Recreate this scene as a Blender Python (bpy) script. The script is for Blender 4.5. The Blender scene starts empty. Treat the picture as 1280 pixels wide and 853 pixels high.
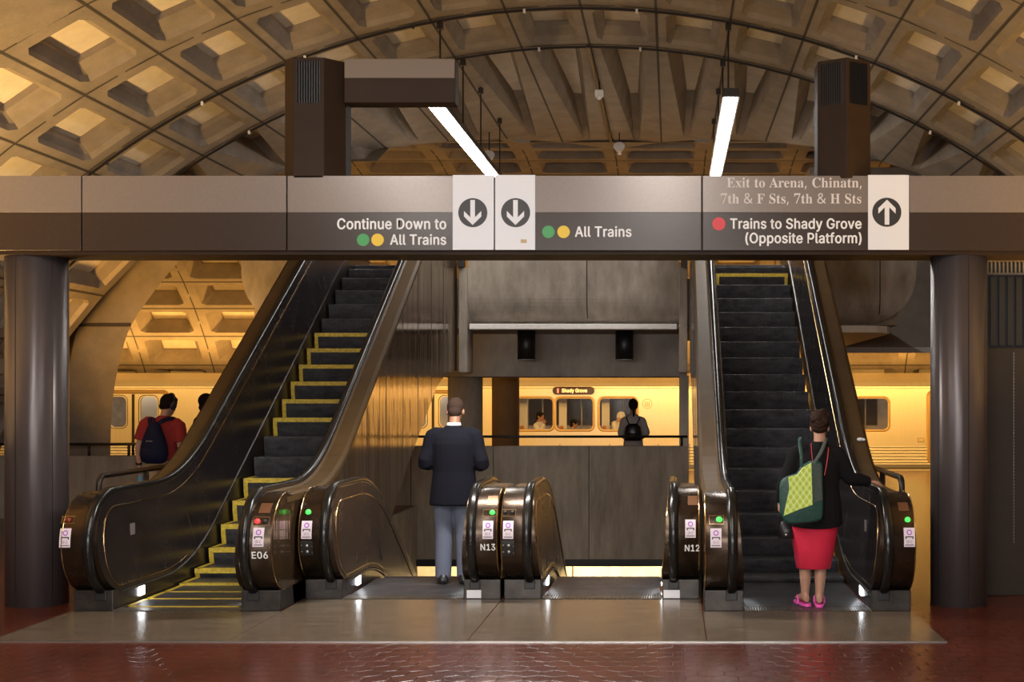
import bpy, bmesh, math, random
from math import sin, cos, pi, sqrt, radians
from mathutils import Vector, Matrix, Euler

random.seed(7)
scene = bpy.context.scene
C = scene.collection

# ------------------------------------------------------------------ camera
FPX, VX, VY, EYE = 1575.0, 840.0, 494.0, 1.70      # focal length and principal point in 1280x853 pixels
cam_d = bpy.data.cameras.new('camera')
cam_d.sensor_width = 36.0
cam_d.lens = FPX / 1280.0 * 36.0
cam_d.shift_x = -(VX - 640.0) / 1280.0
cam_d.shift_y = (VY - 426.5) / 1280.0
cam_d.clip_start, cam_d.clip_end = 0.05, 200
cam = bpy.data.objects.new('camera', cam_d)
cam.location = (0, 0, EYE)
cam.rotation_euler = (pi / 2, 0, 0)
C.objects.link(cam)
scene.camera = cam

# ------------------------------------------------------------------ world, lights, exposure
scene.view_settings.view_transform = 'Standard'
scene.view_settings.look = 'None'
scene.view_settings.gamma = 1.0
scene.view_settings.use_curve_mapping = False
scene.view_settings.exposure = 0.35
w = bpy.data.worlds.new('station_gloom')
scene.world = w
w.use_nodes = True
w.node_tree.nodes['Background'].inputs[0].default_value = (1.0, 0.78, 0.58, 1)
w.node_tree.nodes['Background'].inputs[1].default_value = 0.06


def area(name, loc, rot, size, size_y, power, col, spread=180):
    d = bpy.data.lights.new(name, 'AREA')
    d.shape = 'RECTANGLE'
    d.size, d.size_y = size, size_y
    d.energy, d.color = power, col
    d.spread = radians(spread)
    o = bpy.data.objects.new(name, d)
    o.location = loc
    o.rotation_euler = [radians(a) for a in rot]
    C.objects.link(o)
    return o


WARM = (1.0, 0.54, 0.13)
GOLD = (1.0, 0.64, 0.24)
COOL = (1.0, 0.97, 0.95)
# soft fill added over the near concourse, as if the fluorescent rows ran on
area('concourse_fill', (-3.7, 2.5, 5.0), (8, 0, 0), 0.4, 7.0, 240, COOL)
area('concourse_fill', (-0.15, 2.5, 5.0), (8, 0, 0), 0.4, 7.0, 240, COOL)
area('concourse_fill', (-1.4, -4.5, 2.25), (88, 0, 0), 7.0, 0.6, 430, COOL)  # low front fill added to reach under the beam and mezzanine
# lamps under the sign beam
area('beam_lamp', (-1.4, 10.27, 2.80), (0, 0, 0), 1.6, 0.16, 100, (1.0, 0.97, 0.95))
# platform lamps that wash the train side and the far vault
area('platform_lamp_and_fill', (-9.0, 25.6, 2.9), (52, 0, 0), 13.0, 0.35, 330, WARM)
area('platform_lamp_and_fill', (3.0, 25.6, 2.35), (58, 0, 0), 10.0, 0.35, 350, WARM)
area('vault_uplight', (-4.0, 30.35, 2.32), (180, 0, 0), 36.0, 0.25, 650, WARM)
# warm lamps low along both flanks, shining up into the coffers
area('vault_uplight', (-6.9, 9.6, 0.6), (0, -180, 0), 0.25, 6.0, 390, GOLD, 135)
area('vault_uplight', (4.7, 9.6, 0.6), (0, 180, 0), 0.25, 6.0, 390, GOLD, 135)
area('platform_lamp_and_fill', (-8.15, 15.4, 1.7), (110, 0, -16), 0.3, 0.3, 42, WARM, 80)  # added warm fill for the arch rib, hidden behind the left column
# lower level seen through the escalator well
area('lower_level_lamp', (-1.6, 22.2, -0.75), (48, 0, 0), 5.0, 0.3, 420, (1.0, 0.78, 0.42))

# ------------------------------------------------------------------ materials
MATS = {}


def mat(name, col, rough=0.5, metal=0.0, var=0.0, vscale=6.0, bump=0.0, bscale=40.0, stretch=(1, 1, 1),
        emit=None, estr=0.0, spec=0.5, coat=0.0, rvar=0.0, col2=None):
    if name in MATS:
        return MATS[name]
    m = bpy.data.materials.new(name)
    m.use_nodes = True
    nt = m.node_tree
    b = nt.nodes['Principled BSDF']
    b.inputs['Base Color'].default_value = (*col, 1)
    b.inputs['Roughness'].default_value = rough
    b.inputs['Metallic'].default_value = metal
    b.inputs['Specular IOR Level'].default_value = spec
    b.inputs['Coat Weight'].default_value = coat
    b.inputs['Coat Roughness'].default_value = 0.15
    if emit:
        b.inputs['Emission Color'].default_value = (*emit, 1)
        b.inputs['Emission Strength'].default_value = estr
    if var or bump or rvar or col2:
        tc = nt.nodes.new('ShaderNodeTexCoord')
        mp = nt.nodes.new('ShaderNodeMapping')
        mp.inputs['Scale'].default_value = stretch
        nt.links.new(tc.outputs['Object'], mp.inputs[0])
    if var or col2:
        n = nt.nodes.new('ShaderNodeTexNoise')
        n.inputs['Scale'].default_value = vscale
        n.inputs['Detail'].default_value = 6
        n.inputs['Roughness'].default_value = 0.65
        nt.links.new(mp.outputs[0], n.inputs['Vector'])
        r = nt.nodes.new('ShaderNodeValToRGB')
        r.color_ramp.elements[0].position = 0.3
        r.color_ramp.elements[1].position = 0.72
        lo = col2 if col2 else tuple(c * (1 - var) for c in col)
        hi = col if col2 else tuple(min(1, c * (1 + var)) for c in col)
        r.color_ramp.elements[0].color = (*lo, 1)
        r.color_ramp.elements[1].color = (*hi, 1)
        nt.links.new(n.outputs['Fac'], r.inputs[0])
        nt.links.new(r.outputs[0], b.inputs['Base Color'])
        if rvar:
            mr = nt.nodes.new('ShaderNodeMapRange')
            mr.inputs['To Min'].default_value = max(0.02, rough - rvar)
            mr.inputs['To Max'].default_value = rough + rvar
            nt.links.new(n.outputs['Fac'], mr.inputs[0])
            nt.links.new(mr.outputs[0], b.inputs['Roughness'])
    if bump:
        n2 = nt.nodes.new('ShaderNodeTexNoise')
        n2.inputs['Scale'].default_value = bscale
        n2.inputs['Detail'].default_value = 5
        nt.links.new(mp.outputs[0], n2.inputs['Vector'])
        bp = nt.nodes.new('ShaderNodeBump')
        bp.inputs['Strength'].default_value = bump
        bp.inputs['Distance'].default_value = 0.02
        nt.links.new(n2.outputs['Fac'], bp.inputs['Height'])
        nt.links.new(bp.outputs[0], b.inputs['Normal'])
    MATS[name] = m
    return m


def stripes(m, axis, period, depth, dark=None):
    """fine grooves across one axis: bump, and optionally a darker groove colour"""
    nt = m.node_tree
    b = nt.nodes['Principled BSDF']
    tc = nt.nodes.new('ShaderNodeTexCoord')
    sp = nt.nodes.new('ShaderNodeSeparateXYZ')
    nt.links.new(tc.outputs['Object'], sp.inputs[0])
    mu = nt.nodes.new('ShaderNodeMath'); mu.operation = 'MULTIPLY'
    mu.inputs[1].default_value = 2 * pi / period
    nt.links.new(sp.outputs[axis], mu.inputs[0])
    si = nt.nodes.new('ShaderNodeMath'); si.operation = 'SINE'
    nt.links.new(mu.outputs[0], si.inputs[0])
    bp = nt.nodes.new('ShaderNodeBump')
    bp.inputs['Strength'].default_value = 1.0
    bp.inputs['Distance'].default_value = depth
    nt.links.new(si.outputs[0], bp.inputs['Height'])
    nt.links.new(bp.outputs[0], b.inputs['Normal'])
    return m


def hex_tile_material():
    m = mat('red_hexagon_paving', (0.085, 0.020, 0.011), 0.24, var=0.35, vscale=1.2, spec=0.5)
    nt = m.node_tree
    b = nt.nodes['Principled BSDF']
    tc = nt.nodes.new('ShaderNodeTexCoord')
    R = (1.0, 1.7320508, 1.0)
    H = (0.5, 0.8660254, 0.5)

    def vm(op, a, bb=None, c=None):
        n = nt.nodes.new('ShaderNodeVectorMath'); n.operation = op
        for i, v in enumerate((a, bb, c)):
            if v is None: continue
            if isinstance(v, tuple): n.inputs[i].default_value = v
            else: nt.links.new(v, n.inputs[i])
        return n

    def ma(op, a, bb=None):
        n = nt.nodes.new('ShaderNodeMath'); n.operation = op
        for i, v in enumerate((a, bb)):
            if v is None: continue
            if isinstance(v, (int, float)): n.inputs[i].default_value = v
            else: nt.links.new(v, n.inputs[i])
        return n.outputs[0]
    p = vm('MULTIPLY', tc.outputs['Object'], (6.2, 6.2, 0.0)).outputs[0]
    p = vm('ADD', p, (300.0, 519.61524, 0.0)).outputs[0]
    a = vm('SUBTRACT', vm('MODULO', p, R).outputs[0], (0.5, 0.8660254, 0.0)).outputs[0]
    q = vm('SUBTRACT', p, (0.5, 0.8660254, 0.0)).outputs[0]
    c = vm('SUBTRACT', vm('MODULO', q, R).outputs[0], (0.5, 0.8660254, 0.0)).outputs[0]
    la = vm('LENGTH', a).outputs['Value']
    lc = vm('LENGTH', c).outputs['Value']
    cond = ma('LESS_THAN', la, lc)
    mx = nt.nodes.new('ShaderNodeMix'); mx.data_type = 'VECTOR'
    nt.links.new(cond, mx.inputs[0]); nt.links.new(c, mx.inputs[4]); nt.links.new(a, mx.inputs[5])
    g = vm('ABSOLUTE', mx.outputs[1]).outputs[0]
    d = vm('DOT_PRODUCT', g, (0.5, 0.8660254, 0.0)).outputs['Value']
    sp = nt.nodes.new('ShaderNodeSeparateXYZ'); nt.links.new(g, sp.inputs[0])
    e = ma('SUBTRACT', 0.5, ma('MAXIMUM', d, sp.outputs[0]))
    mr = nt.nodes.new('ShaderNodeMapRange')
    mr.inputs['From Min'].default_value = 0.01
    mr.inputs['From Max'].default_value = 0.05
    nt.links.new(e, mr.inputs[0])
    bp = nt.nodes.new('ShaderNodeBump')
    bp.inputs['Strength'].default_value = 0.5
    bp.inputs['Distance'].default_value = 0.004
    nt.links.new(mr.outputs[0], bp.inputs['Height'])
    nt.links.new(bp.outputs[0], b.inputs['Normal'])
    src = b.inputs['Base Color'].links[0].from_socket
    mc = nt.nodes.new('ShaderNodeMix'); mc.data_type = 'RGBA'
    mc.inputs[6].default_value = (0.035, 0.012, 0.008, 1)
    nt.links.new(mr.outputs[0], mc.inputs[0]); nt.links.new(src, mc.inputs[7])
    nt.links.new(mc.outputs[2], b.inputs['Base Color'])
    return m


M_CONC = mat('board_marked_concrete', (0.34, 0.265, 0.20), 0.85, var=0.28, vscale=1.6, bump=0.25, bscale=30, stretch=(1, 1, 1))
M_VPAN = mat('vault_acoustic_panel', (0.62, 0.53, 0.41), 0.9, var=0.1, vscale=5, bump=0.1, bscale=40)
M_VAULT = mat('vault_concrete', (0.235, 0.187, 0.14), 0.85, var=0.22, vscale=2.2, bump=0.25, bscale=22)
M_VJOINT = mat('vault_joint', (0.05, 0.038, 0.028), 0.9)
M_WALLC = mat('parapet_concrete', (0.30, 0.245, 0.19), 0.8, var=0.3, vscale=2.5, bump=0.2, bscale=45, stretch=(3, 3, 0.6))
M_BULK = mat('bulkhead_concrete', (0.33, 0.28, 0.23), 0.82, var=0.32, vscale=2.0, bump=0.25, bscale=60, stretch=(2.5, 1, 0.9))
M_TILE = hex_tile_material()
M_GRAN = mat('brushed_granite', (0.125, 0.094, 0.064), 0.2, var=0.4, vscale=5, stretch=(0.5, 7, 1), rvar=0.07, bump=0.03, bscale=30)
M_BRONZE = mat('bronze_cladding', (0.20, 0.125, 0.065), 0.11, 0.85, var=0.2, vscale=1.5, stretch=(1, 1.3, 0.12), rvar=0.04, bump=1.0, bscale=3.0)
M_DECK = mat('bronze_deck', (0.075, 0.043, 0.015), 0.5, 0.0, spec=0.2, var=0.18, vscale=4, rvar=0.05)
M_NEWEL = mat('newel_bronze', (0.062, 0.042, 0.028), 0.26, 0.8, var=0.25, vscale=6, rvar=0.08)
M_PANEL = mat('balustrade_bronze', (0.062, 0.048, 0.050), 0.26, 0.75, var=0.25, vscale=2.5, rvar=0.07)
M_GOLD = mat('polished_moulding', (0.42, 0.28, 0.13), 0.25, 1.0)
M_RUBBER = mat('black_handrail_rubber', (0.010, 0.009, 0.008), 0.22, 0.0, spec=0.4)
M_STEP = stripes(mat('grooved_step_metal', (0.085, 0.082, 0.088), 0.4, 0.4, var=0.5, vscale=7, stretch=(1, 1, 2.5)), 0, 0.0125, 0.003)
M_YEL = mat('worn_yellow_edging', (0.80, 0.56, 0.045), 0.55, var=0.0, vscale=30, col2=(0.35, 0.25, 0.03))
M_COMB = stripes(mat('comb_metal', (0.15, 0.125, 0.095), 0.35, 0.7, var=0.3, vscale=8), 0, 0.02, 0.003)
M_SKIRT = mat('skirt_metal', (0.045, 0.036, 0.032), 0.3, 0.7, var=0.25, vscale=5)
M_PLINTH = mat('plinth_metal', (0.055, 0.048, 0.043), 0.38, 0.7, var=0.4, vscale=9, rvar=0.1)
M_LAMP = mat('white_skirt_lamp', (0.9, 0.9, 0.9), 0.4, emit=(0.9, 0.95, 1.0), estr=9)
M_WHITE = mat('white_sign_face', (0.80, 0.80, 0.82), 0.45)
M_TXT = mat('white_lettering', (0.86, 0.84, 0.82), 0.5)
M_SERIF = mat('pale_lettering', (0.70, 0.64, 0.60), 0.5)
M_SIGNU = mat('taupe_sign_band', (0.25, 0.205, 0.175), 0.24, 0.2, var=0.06, vscale=40)
M_SIGNL = mat('brown_sign_band', (0.050, 0.033, 0.024), 0.24, 0.1, var=0.1, vscale=30)
M_COL = mat('bronze_column', (0.10, 0.082, 0.080), 0.33, 0.4, var=0.12, vscale=5, stretch=(1, 1, 0.2))
M_COL.node_tree.nodes['Principled BSDF'].inputs['Anisotropic'].default_value = 0.85
M_COL.node_tree.nodes['Principled BSDF'].inputs['Anisotropic Rotation'].default_value = 0.25
M_PYL = mat('pylon_bronze', (0.034, 0.019, 0.011), 0.55, 0.0, spec=0.15, var=0.15, vscale=3)
M_BLACK = mat('black_paint', (0.012, 0.011, 0.011), 0.45)
M_DARK = mat('dark_metal', (0.035, 0.027, 0.022), 0.4, 0.5)
M_GREEN = mat('green_bullet', (0.06, 0.36, 0.10), 0.5)
M_YBUL = mat('yellow_bullet', (0.86, 0.58, 0.03), 0.5)
M_RED = mat('red_bullet', (0.72, 0.05, 0.06), 0.5)
M_GLED = mat('green_lamp', (0.05, 0.6, 0.08), 0.4, emit=(0.08, 1.0, 0.12), estr=0.9)
M_RLED = mat('red_lamp', (0.7, 0.03, 0.03), 0.4, emit=(1.0, 0.05, 0.05), estr=0.9)
M_RDULL = mat('dull_red_lens', (0.25, 0.02, 0.01), 0.3)
M_PURP = mat('purple_ink', (0.36, 0.10, 0.55), 0.5)
M_GREY = mat('grey_ink', (0.22, 0.20, 0.22), 0.5)
M_LABEL = mat('pinkish_white_label', (0.80, 0.68, 0.74), 0.5)
M_COPPER = mat('copper_plate', (0.24, 0.11, 0.055), 0.4, 0.6)
M_STEEL = mat('brushed_steel', (0.45, 0.43, 0.40), 0.3, 0.9)
M_TUBE = mat('fluorescent_tube', (1, 1, 1), 0.5, emit=(1.0, 0.98, 0.94), estr=30)
M_LEDGE = mat('pale_ledge', (0.80, 0.76, 0.72), 0.6, var=0.08, vscale=20)
M_CONC2 = mat('column_concrete', (0.42, 0.36, 0.30), 0.85, var=0.25, vscale=3, bump=0.2, bscale=50, stretch=(1, 1, 0.4))
M_CONC3 = mat('brown_column_concrete', (0.25, 0.165, 0.10), 0.85, var=0.25, vscale=3, bump=0.2, bscale=50, stretch=(1, 1, 0.4))
M_TRAIN = mat('train_aluminium', (0.66, 0.60, 0.48), 0.42, 0.55, var=0.08, vscale=6, stretch=(12, 1, 0.3), rvar=0.06)
M_TRIB = stripes(mat('ribbed_aluminium', (0.74, 0.70, 0.62), 0.4, 0.5), 2, 0.07, 0.012)
M_TFRAME = mat('window_frame_bronze', (0.50, 0.33, 0.13), 0.4, 0.5)
M_TIN = mat('train_interior', (0.42, 0.34, 0.26), 0.7, var=0.25, vscale=5)
M_TINW = mat('train_interior_white', (0.75, 0.73, 0.72), 0.5)
M_SEAT = mat('train_seat', (0.55, 0.20, 0.06), 0.7)
M_LED = mat('led_lettering', (1, 0.6, 0.2), 0.5, emit=(1.0, 0.62, 0.22), estr=1.4)
M_LEDBG = mat('led_sign_face', (0.035, 0.004, 0.003), 0.35)
M_LEDR = mat('led_red_bar', (1, 0.2, 0.1), 0.5, emit=(1.0, 0.15, 0.08), estr=1.5)


def glass_material():
    m = bpy.data.materials.new('window_glass'); m.use_nodes = True
    nt = m.node_tree
    b = nt.nodes['Principled BSDF']
    out = nt.nodes['Material Output']
    tr = nt.nodes.new('ShaderNodeBsdfTransparent'); tr.inputs[0].default_value = (0.80, 0.80, 0.78, 1)
    gl = nt.nodes.new('ShaderNodeBsdfGlossy'); gl.inputs['Roughness'].default_value = 0.05
    fr = nt.nodes.new('ShaderNodeFresnel'); fr.inputs[0].default_value = 1.45
    mx = nt.nodes.new('ShaderNodeMixShader')
    nt.links.new(fr.outputs[0], mx.inputs[0]); nt.links.new(tr.outputs[0], mx.inputs[1]); nt.links.new(gl.outputs[0], mx.inputs[2])
    nt.links.new(mx.outputs[0], out.inputs['Surface'])
    nt.nodes.remove(b)
    return m


M_GLASS = glass_material()


# ------------------------------------------------------------------ mesh helpers
def at(px, py, Y):
    """the point at depth Y behind pixel (px, py) of the 1280x853 frame"""
    return Vector(((px - VX) * Y / FPX, Y, EYE - (py - VY) * Y / FPX))


class MB:
    def __init__(self):
        self.v, self.f, self.m = [], [], []

    def add(self, vs, fs, mi=0):
        o = len(self.v)
        self.v += [tuple(p) for p in vs]
        for f in fs:
            self.f.append([i + o for i in f]); self.m.append(mi)
        return self

    def quad(self, a, b, c, d, mi=0):
        return self.add([a, b, c, d], [(0, 1, 2, 3)], mi)

    def poly(self, pts, mi=0):
        return self.add(pts, [tuple(range(len(pts)))], mi)

    def box(self, x0, x1, y0, y1, z0, z1, mi=0, rot=None, org=None):
        vs = [Vector((x, y, z)) for x in (x0, x1) for y in (y0, y1) for z in (z0, z1)]
        if rot is not None:
            vs = [rot @ (p - org) + org for p in vs]
        return self.add(vs, [(0, 1, 3, 2), (4, 6, 7, 5), (0, 4, 5, 1), (2, 3, 7, 6), (0, 2, 6, 4), (1, 5, 7, 3)], mi)

    def prism(self, pts, ax, a, b, mi=0):
        """a polygon of 2-D points extruded along axis ax from a to b"""
        def P(p, t):
            q = list(p); q.insert(ax, t); return tuple(q)
        n = len(pts)
        vs = [P(p, a) for p in pts] + [P(p, b) for p in pts]
        fs = [tuple(range(n))[::-1], tuple(range(n, 2 * n))] + [(i, (i + 1) % n, n + (i + 1) % n, n + i) for i in range(n)]
        return self.add(vs, fs, mi)

    def grid(self, rows, mi=0, closed=False):
        """quads between consecutive rows of points"""
        n = len(rows[0])
        vs = [p for r in rows for p in r]
        fs = []
        for i in range(len(rows) - 1):
            for j in range(n if closed else n - 1):
                k = (j + 1) % n
                fs.append((i * n + j, i * n + k, (i + 1) * n + k, (i + 1) * n + j))
        return self.add(vs, fs, mi)

    def loft(self, rings, mi=0, caps=True):
        n = len(rings[0])
        o = len(self.v)
        self.grid(rings, mi, True)
        if caps:
            self.f.append([o + i for i in range(n)][::-1]); self.m.append(mi)
            k = o + (len(rings) - 1) * n
            self.f.append([k + i for i in range(n)]); self.m.append(mi)
        return self

    def tube(self, pts, rads, seg=10, mi=0, sub=1, flat=1.0, up=None):
        pts = [Vector(p) for p in pts]
        if not isinstance(rads, (list, tuple)):
            rads = [rads] * len(pts)
        if sub > 1:
            P, R = [], []
            n = len(pts)
            for i in range(n - 1):
                p0, p1, p2, p3 = pts[max(0, i - 1)], pts[i], pts[i + 1], pts[min(n - 1, i + 2)]
                for k in range(sub):
                    t = k / sub
                    P.append(0.5 * ((2 * p1) + (p2 - p0) * t + (2 * p0 - 5 * p1 + 4 * p2 - p3) * t * t + (3 * p1 - p0 - 3 * p2 + p3) * t ** 3))
                    s = t * t * (3 - 2 * t)
                    R.append(rads[i] * (1 - s) + rads[i + 1] * s)
            P.append(pts[-1]); R.append(rads[-1])
            pts, rads = P, R
        rings = []
        nrm = None
        for i, p in enumerate(pts):
            d = (pts[min(i + 1, len(pts) - 1)] - pts[max(i - 1, 0)]).normalized()
            if nrm is None:
                u = Vector(up) if up else (Vector((0, 0, 1)) if abs(d.z) < 0.9 else Vector((0, 1, 0)))
                nrm = (u - d * u.dot(d)).normalized()
            else:
                nrm = (nrm - d * nrm.dot(d)).normalized()
            bn = d.cross(nrm)
            rings.append([p + nrm * (rads[i] * flat * cos(2 * pi * k / seg)) + bn * (rads[i] * sin(2 * pi * k / seg)) for k in range(seg)])
        return self.loft(rings, mi)

    def blob(self, c, r, mi=0, nu=14, nv=10, rot=None):
        """closed ellipsoid; r is a triple; rot an optional matrix about c"""
        c = Vector(c)
        rows = []
        for j in range(1, nv):
            ph = pi * j / nv
            row = []
            for i in range(nu):
                th = 2 * pi * i / nu
                p = Vector((r[0] * sin(ph) * cos(th), r[1] * sin(ph) * sin(th), r[2] * cos(ph)))
                row.append(c + (rot @ p if rot is not None else p))
            rows.append(row)
        o = len(self.v)
        self.grid(rows, mi, True)
        t = Vector((0, 0, r[2])); b = -t
        if rot is not None: t, b = rot @ t, rot @ b
        k = len(self.v)
        self.v += [tuple(c + t), tuple(c + b)]
        last = o + (nv - 2) * nu
        for i in range(nu):
            self.f.append([o + i, k, o + (i + 1) % nu]); self.m.append(mi)
            self.f.append([last + i, last + (i + 1) % nu, k + 1]); self.m.append(mi)
        return self

    def cyl(self, c, r, h, ax=2, seg=24, mi=0, r2=None):
        r2 = r if r2 is None else r2
        c = Vector(c)
        rings = []
        for t, rr in ((0, r), (h, r2)):
            ring = []
            for k in range(seg):
                a = 2 * pi * k / seg
                q = [rr * cos(a), rr * sin(a)]
                q.insert(ax, t)
                ring.append(c + Vector(q))
            rings.append(ring)
        return self.loft(rings, mi)

    def build(self, name, mats, parent=None, smooth=False, bevel=0.0, origin=None, remesh=0.0, post_smooth=0, sub=0, weld=False):
        me = bpy.data.meshes.new(name)
        org = Vector(origin) if origin is not None else None
        vs = self.v if org is None else [tuple(Vector(p) - org) for p in self.v]
        me.from_pydata(vs, [], self.f)
        if not isinstance(mats, (list, tuple)): mats = [mats]
        for m in mats: me.materials.append(m)
        me.polygons.foreach_set('material_index', self.m)
        bm = bmesh.new(); bm.from_mesh(me)
        if weld:
            bmesh.ops.remove_doubles(bm, verts=bm.verts, dist=1e-4)
        bmesh.ops.recalc_face_normals(bm, faces=bm.faces)
        bm.to_mesh(me); bm.free()
        if smooth:
            me.polygons.foreach_set('use_smooth', [True] * len(me.polygons))
        me.update()
        o = bpy.data.objects.new(name, me)
        C.objects.link(o)
        if org is not None: o.location = org
        if parent is not None: o.parent = parent
        if remesh:
            r = o.modifiers.new('remesh', 'REMESH'); r.mode = 'VOXEL'; r.voxel_size = remesh; r.use_smooth_shade = True
            if post_smooth:
                s = o.modifiers.new('smooth', 'SMOOTH'); s.iterations = post_smooth; s.factor = 0.5
        if bevel:
            bv = o.modifiers.new('bevel', 'BEVEL'); bv.width = bevel; bv.segments = 2; bv.limit_method = 'ANGLE'; bv.angle_limit = radians(40)
        if sub:
            ss = o.modifiers.new('sub', 'SUBSURF'); ss.levels = ss.render_levels = sub
        return o


def empty(name, loc=(0, 0, 0), rz=0.0):
    o = bpy.data.objects.new(name, None)
    o.empty_display_size = 0.2
    o.location = loc
    o.rotation_euler = (0, 0, rz)
    C.objects.link(o)
    return o


def tag(o, label, cat, group=None, kind=None):
    o['label'] = label; o['category'] = cat
    if group: o['group'] = group
    if kind: o['kind'] = kind
    return o


def struct(o):
    o['kind'] = 'structure'
    return o


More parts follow.
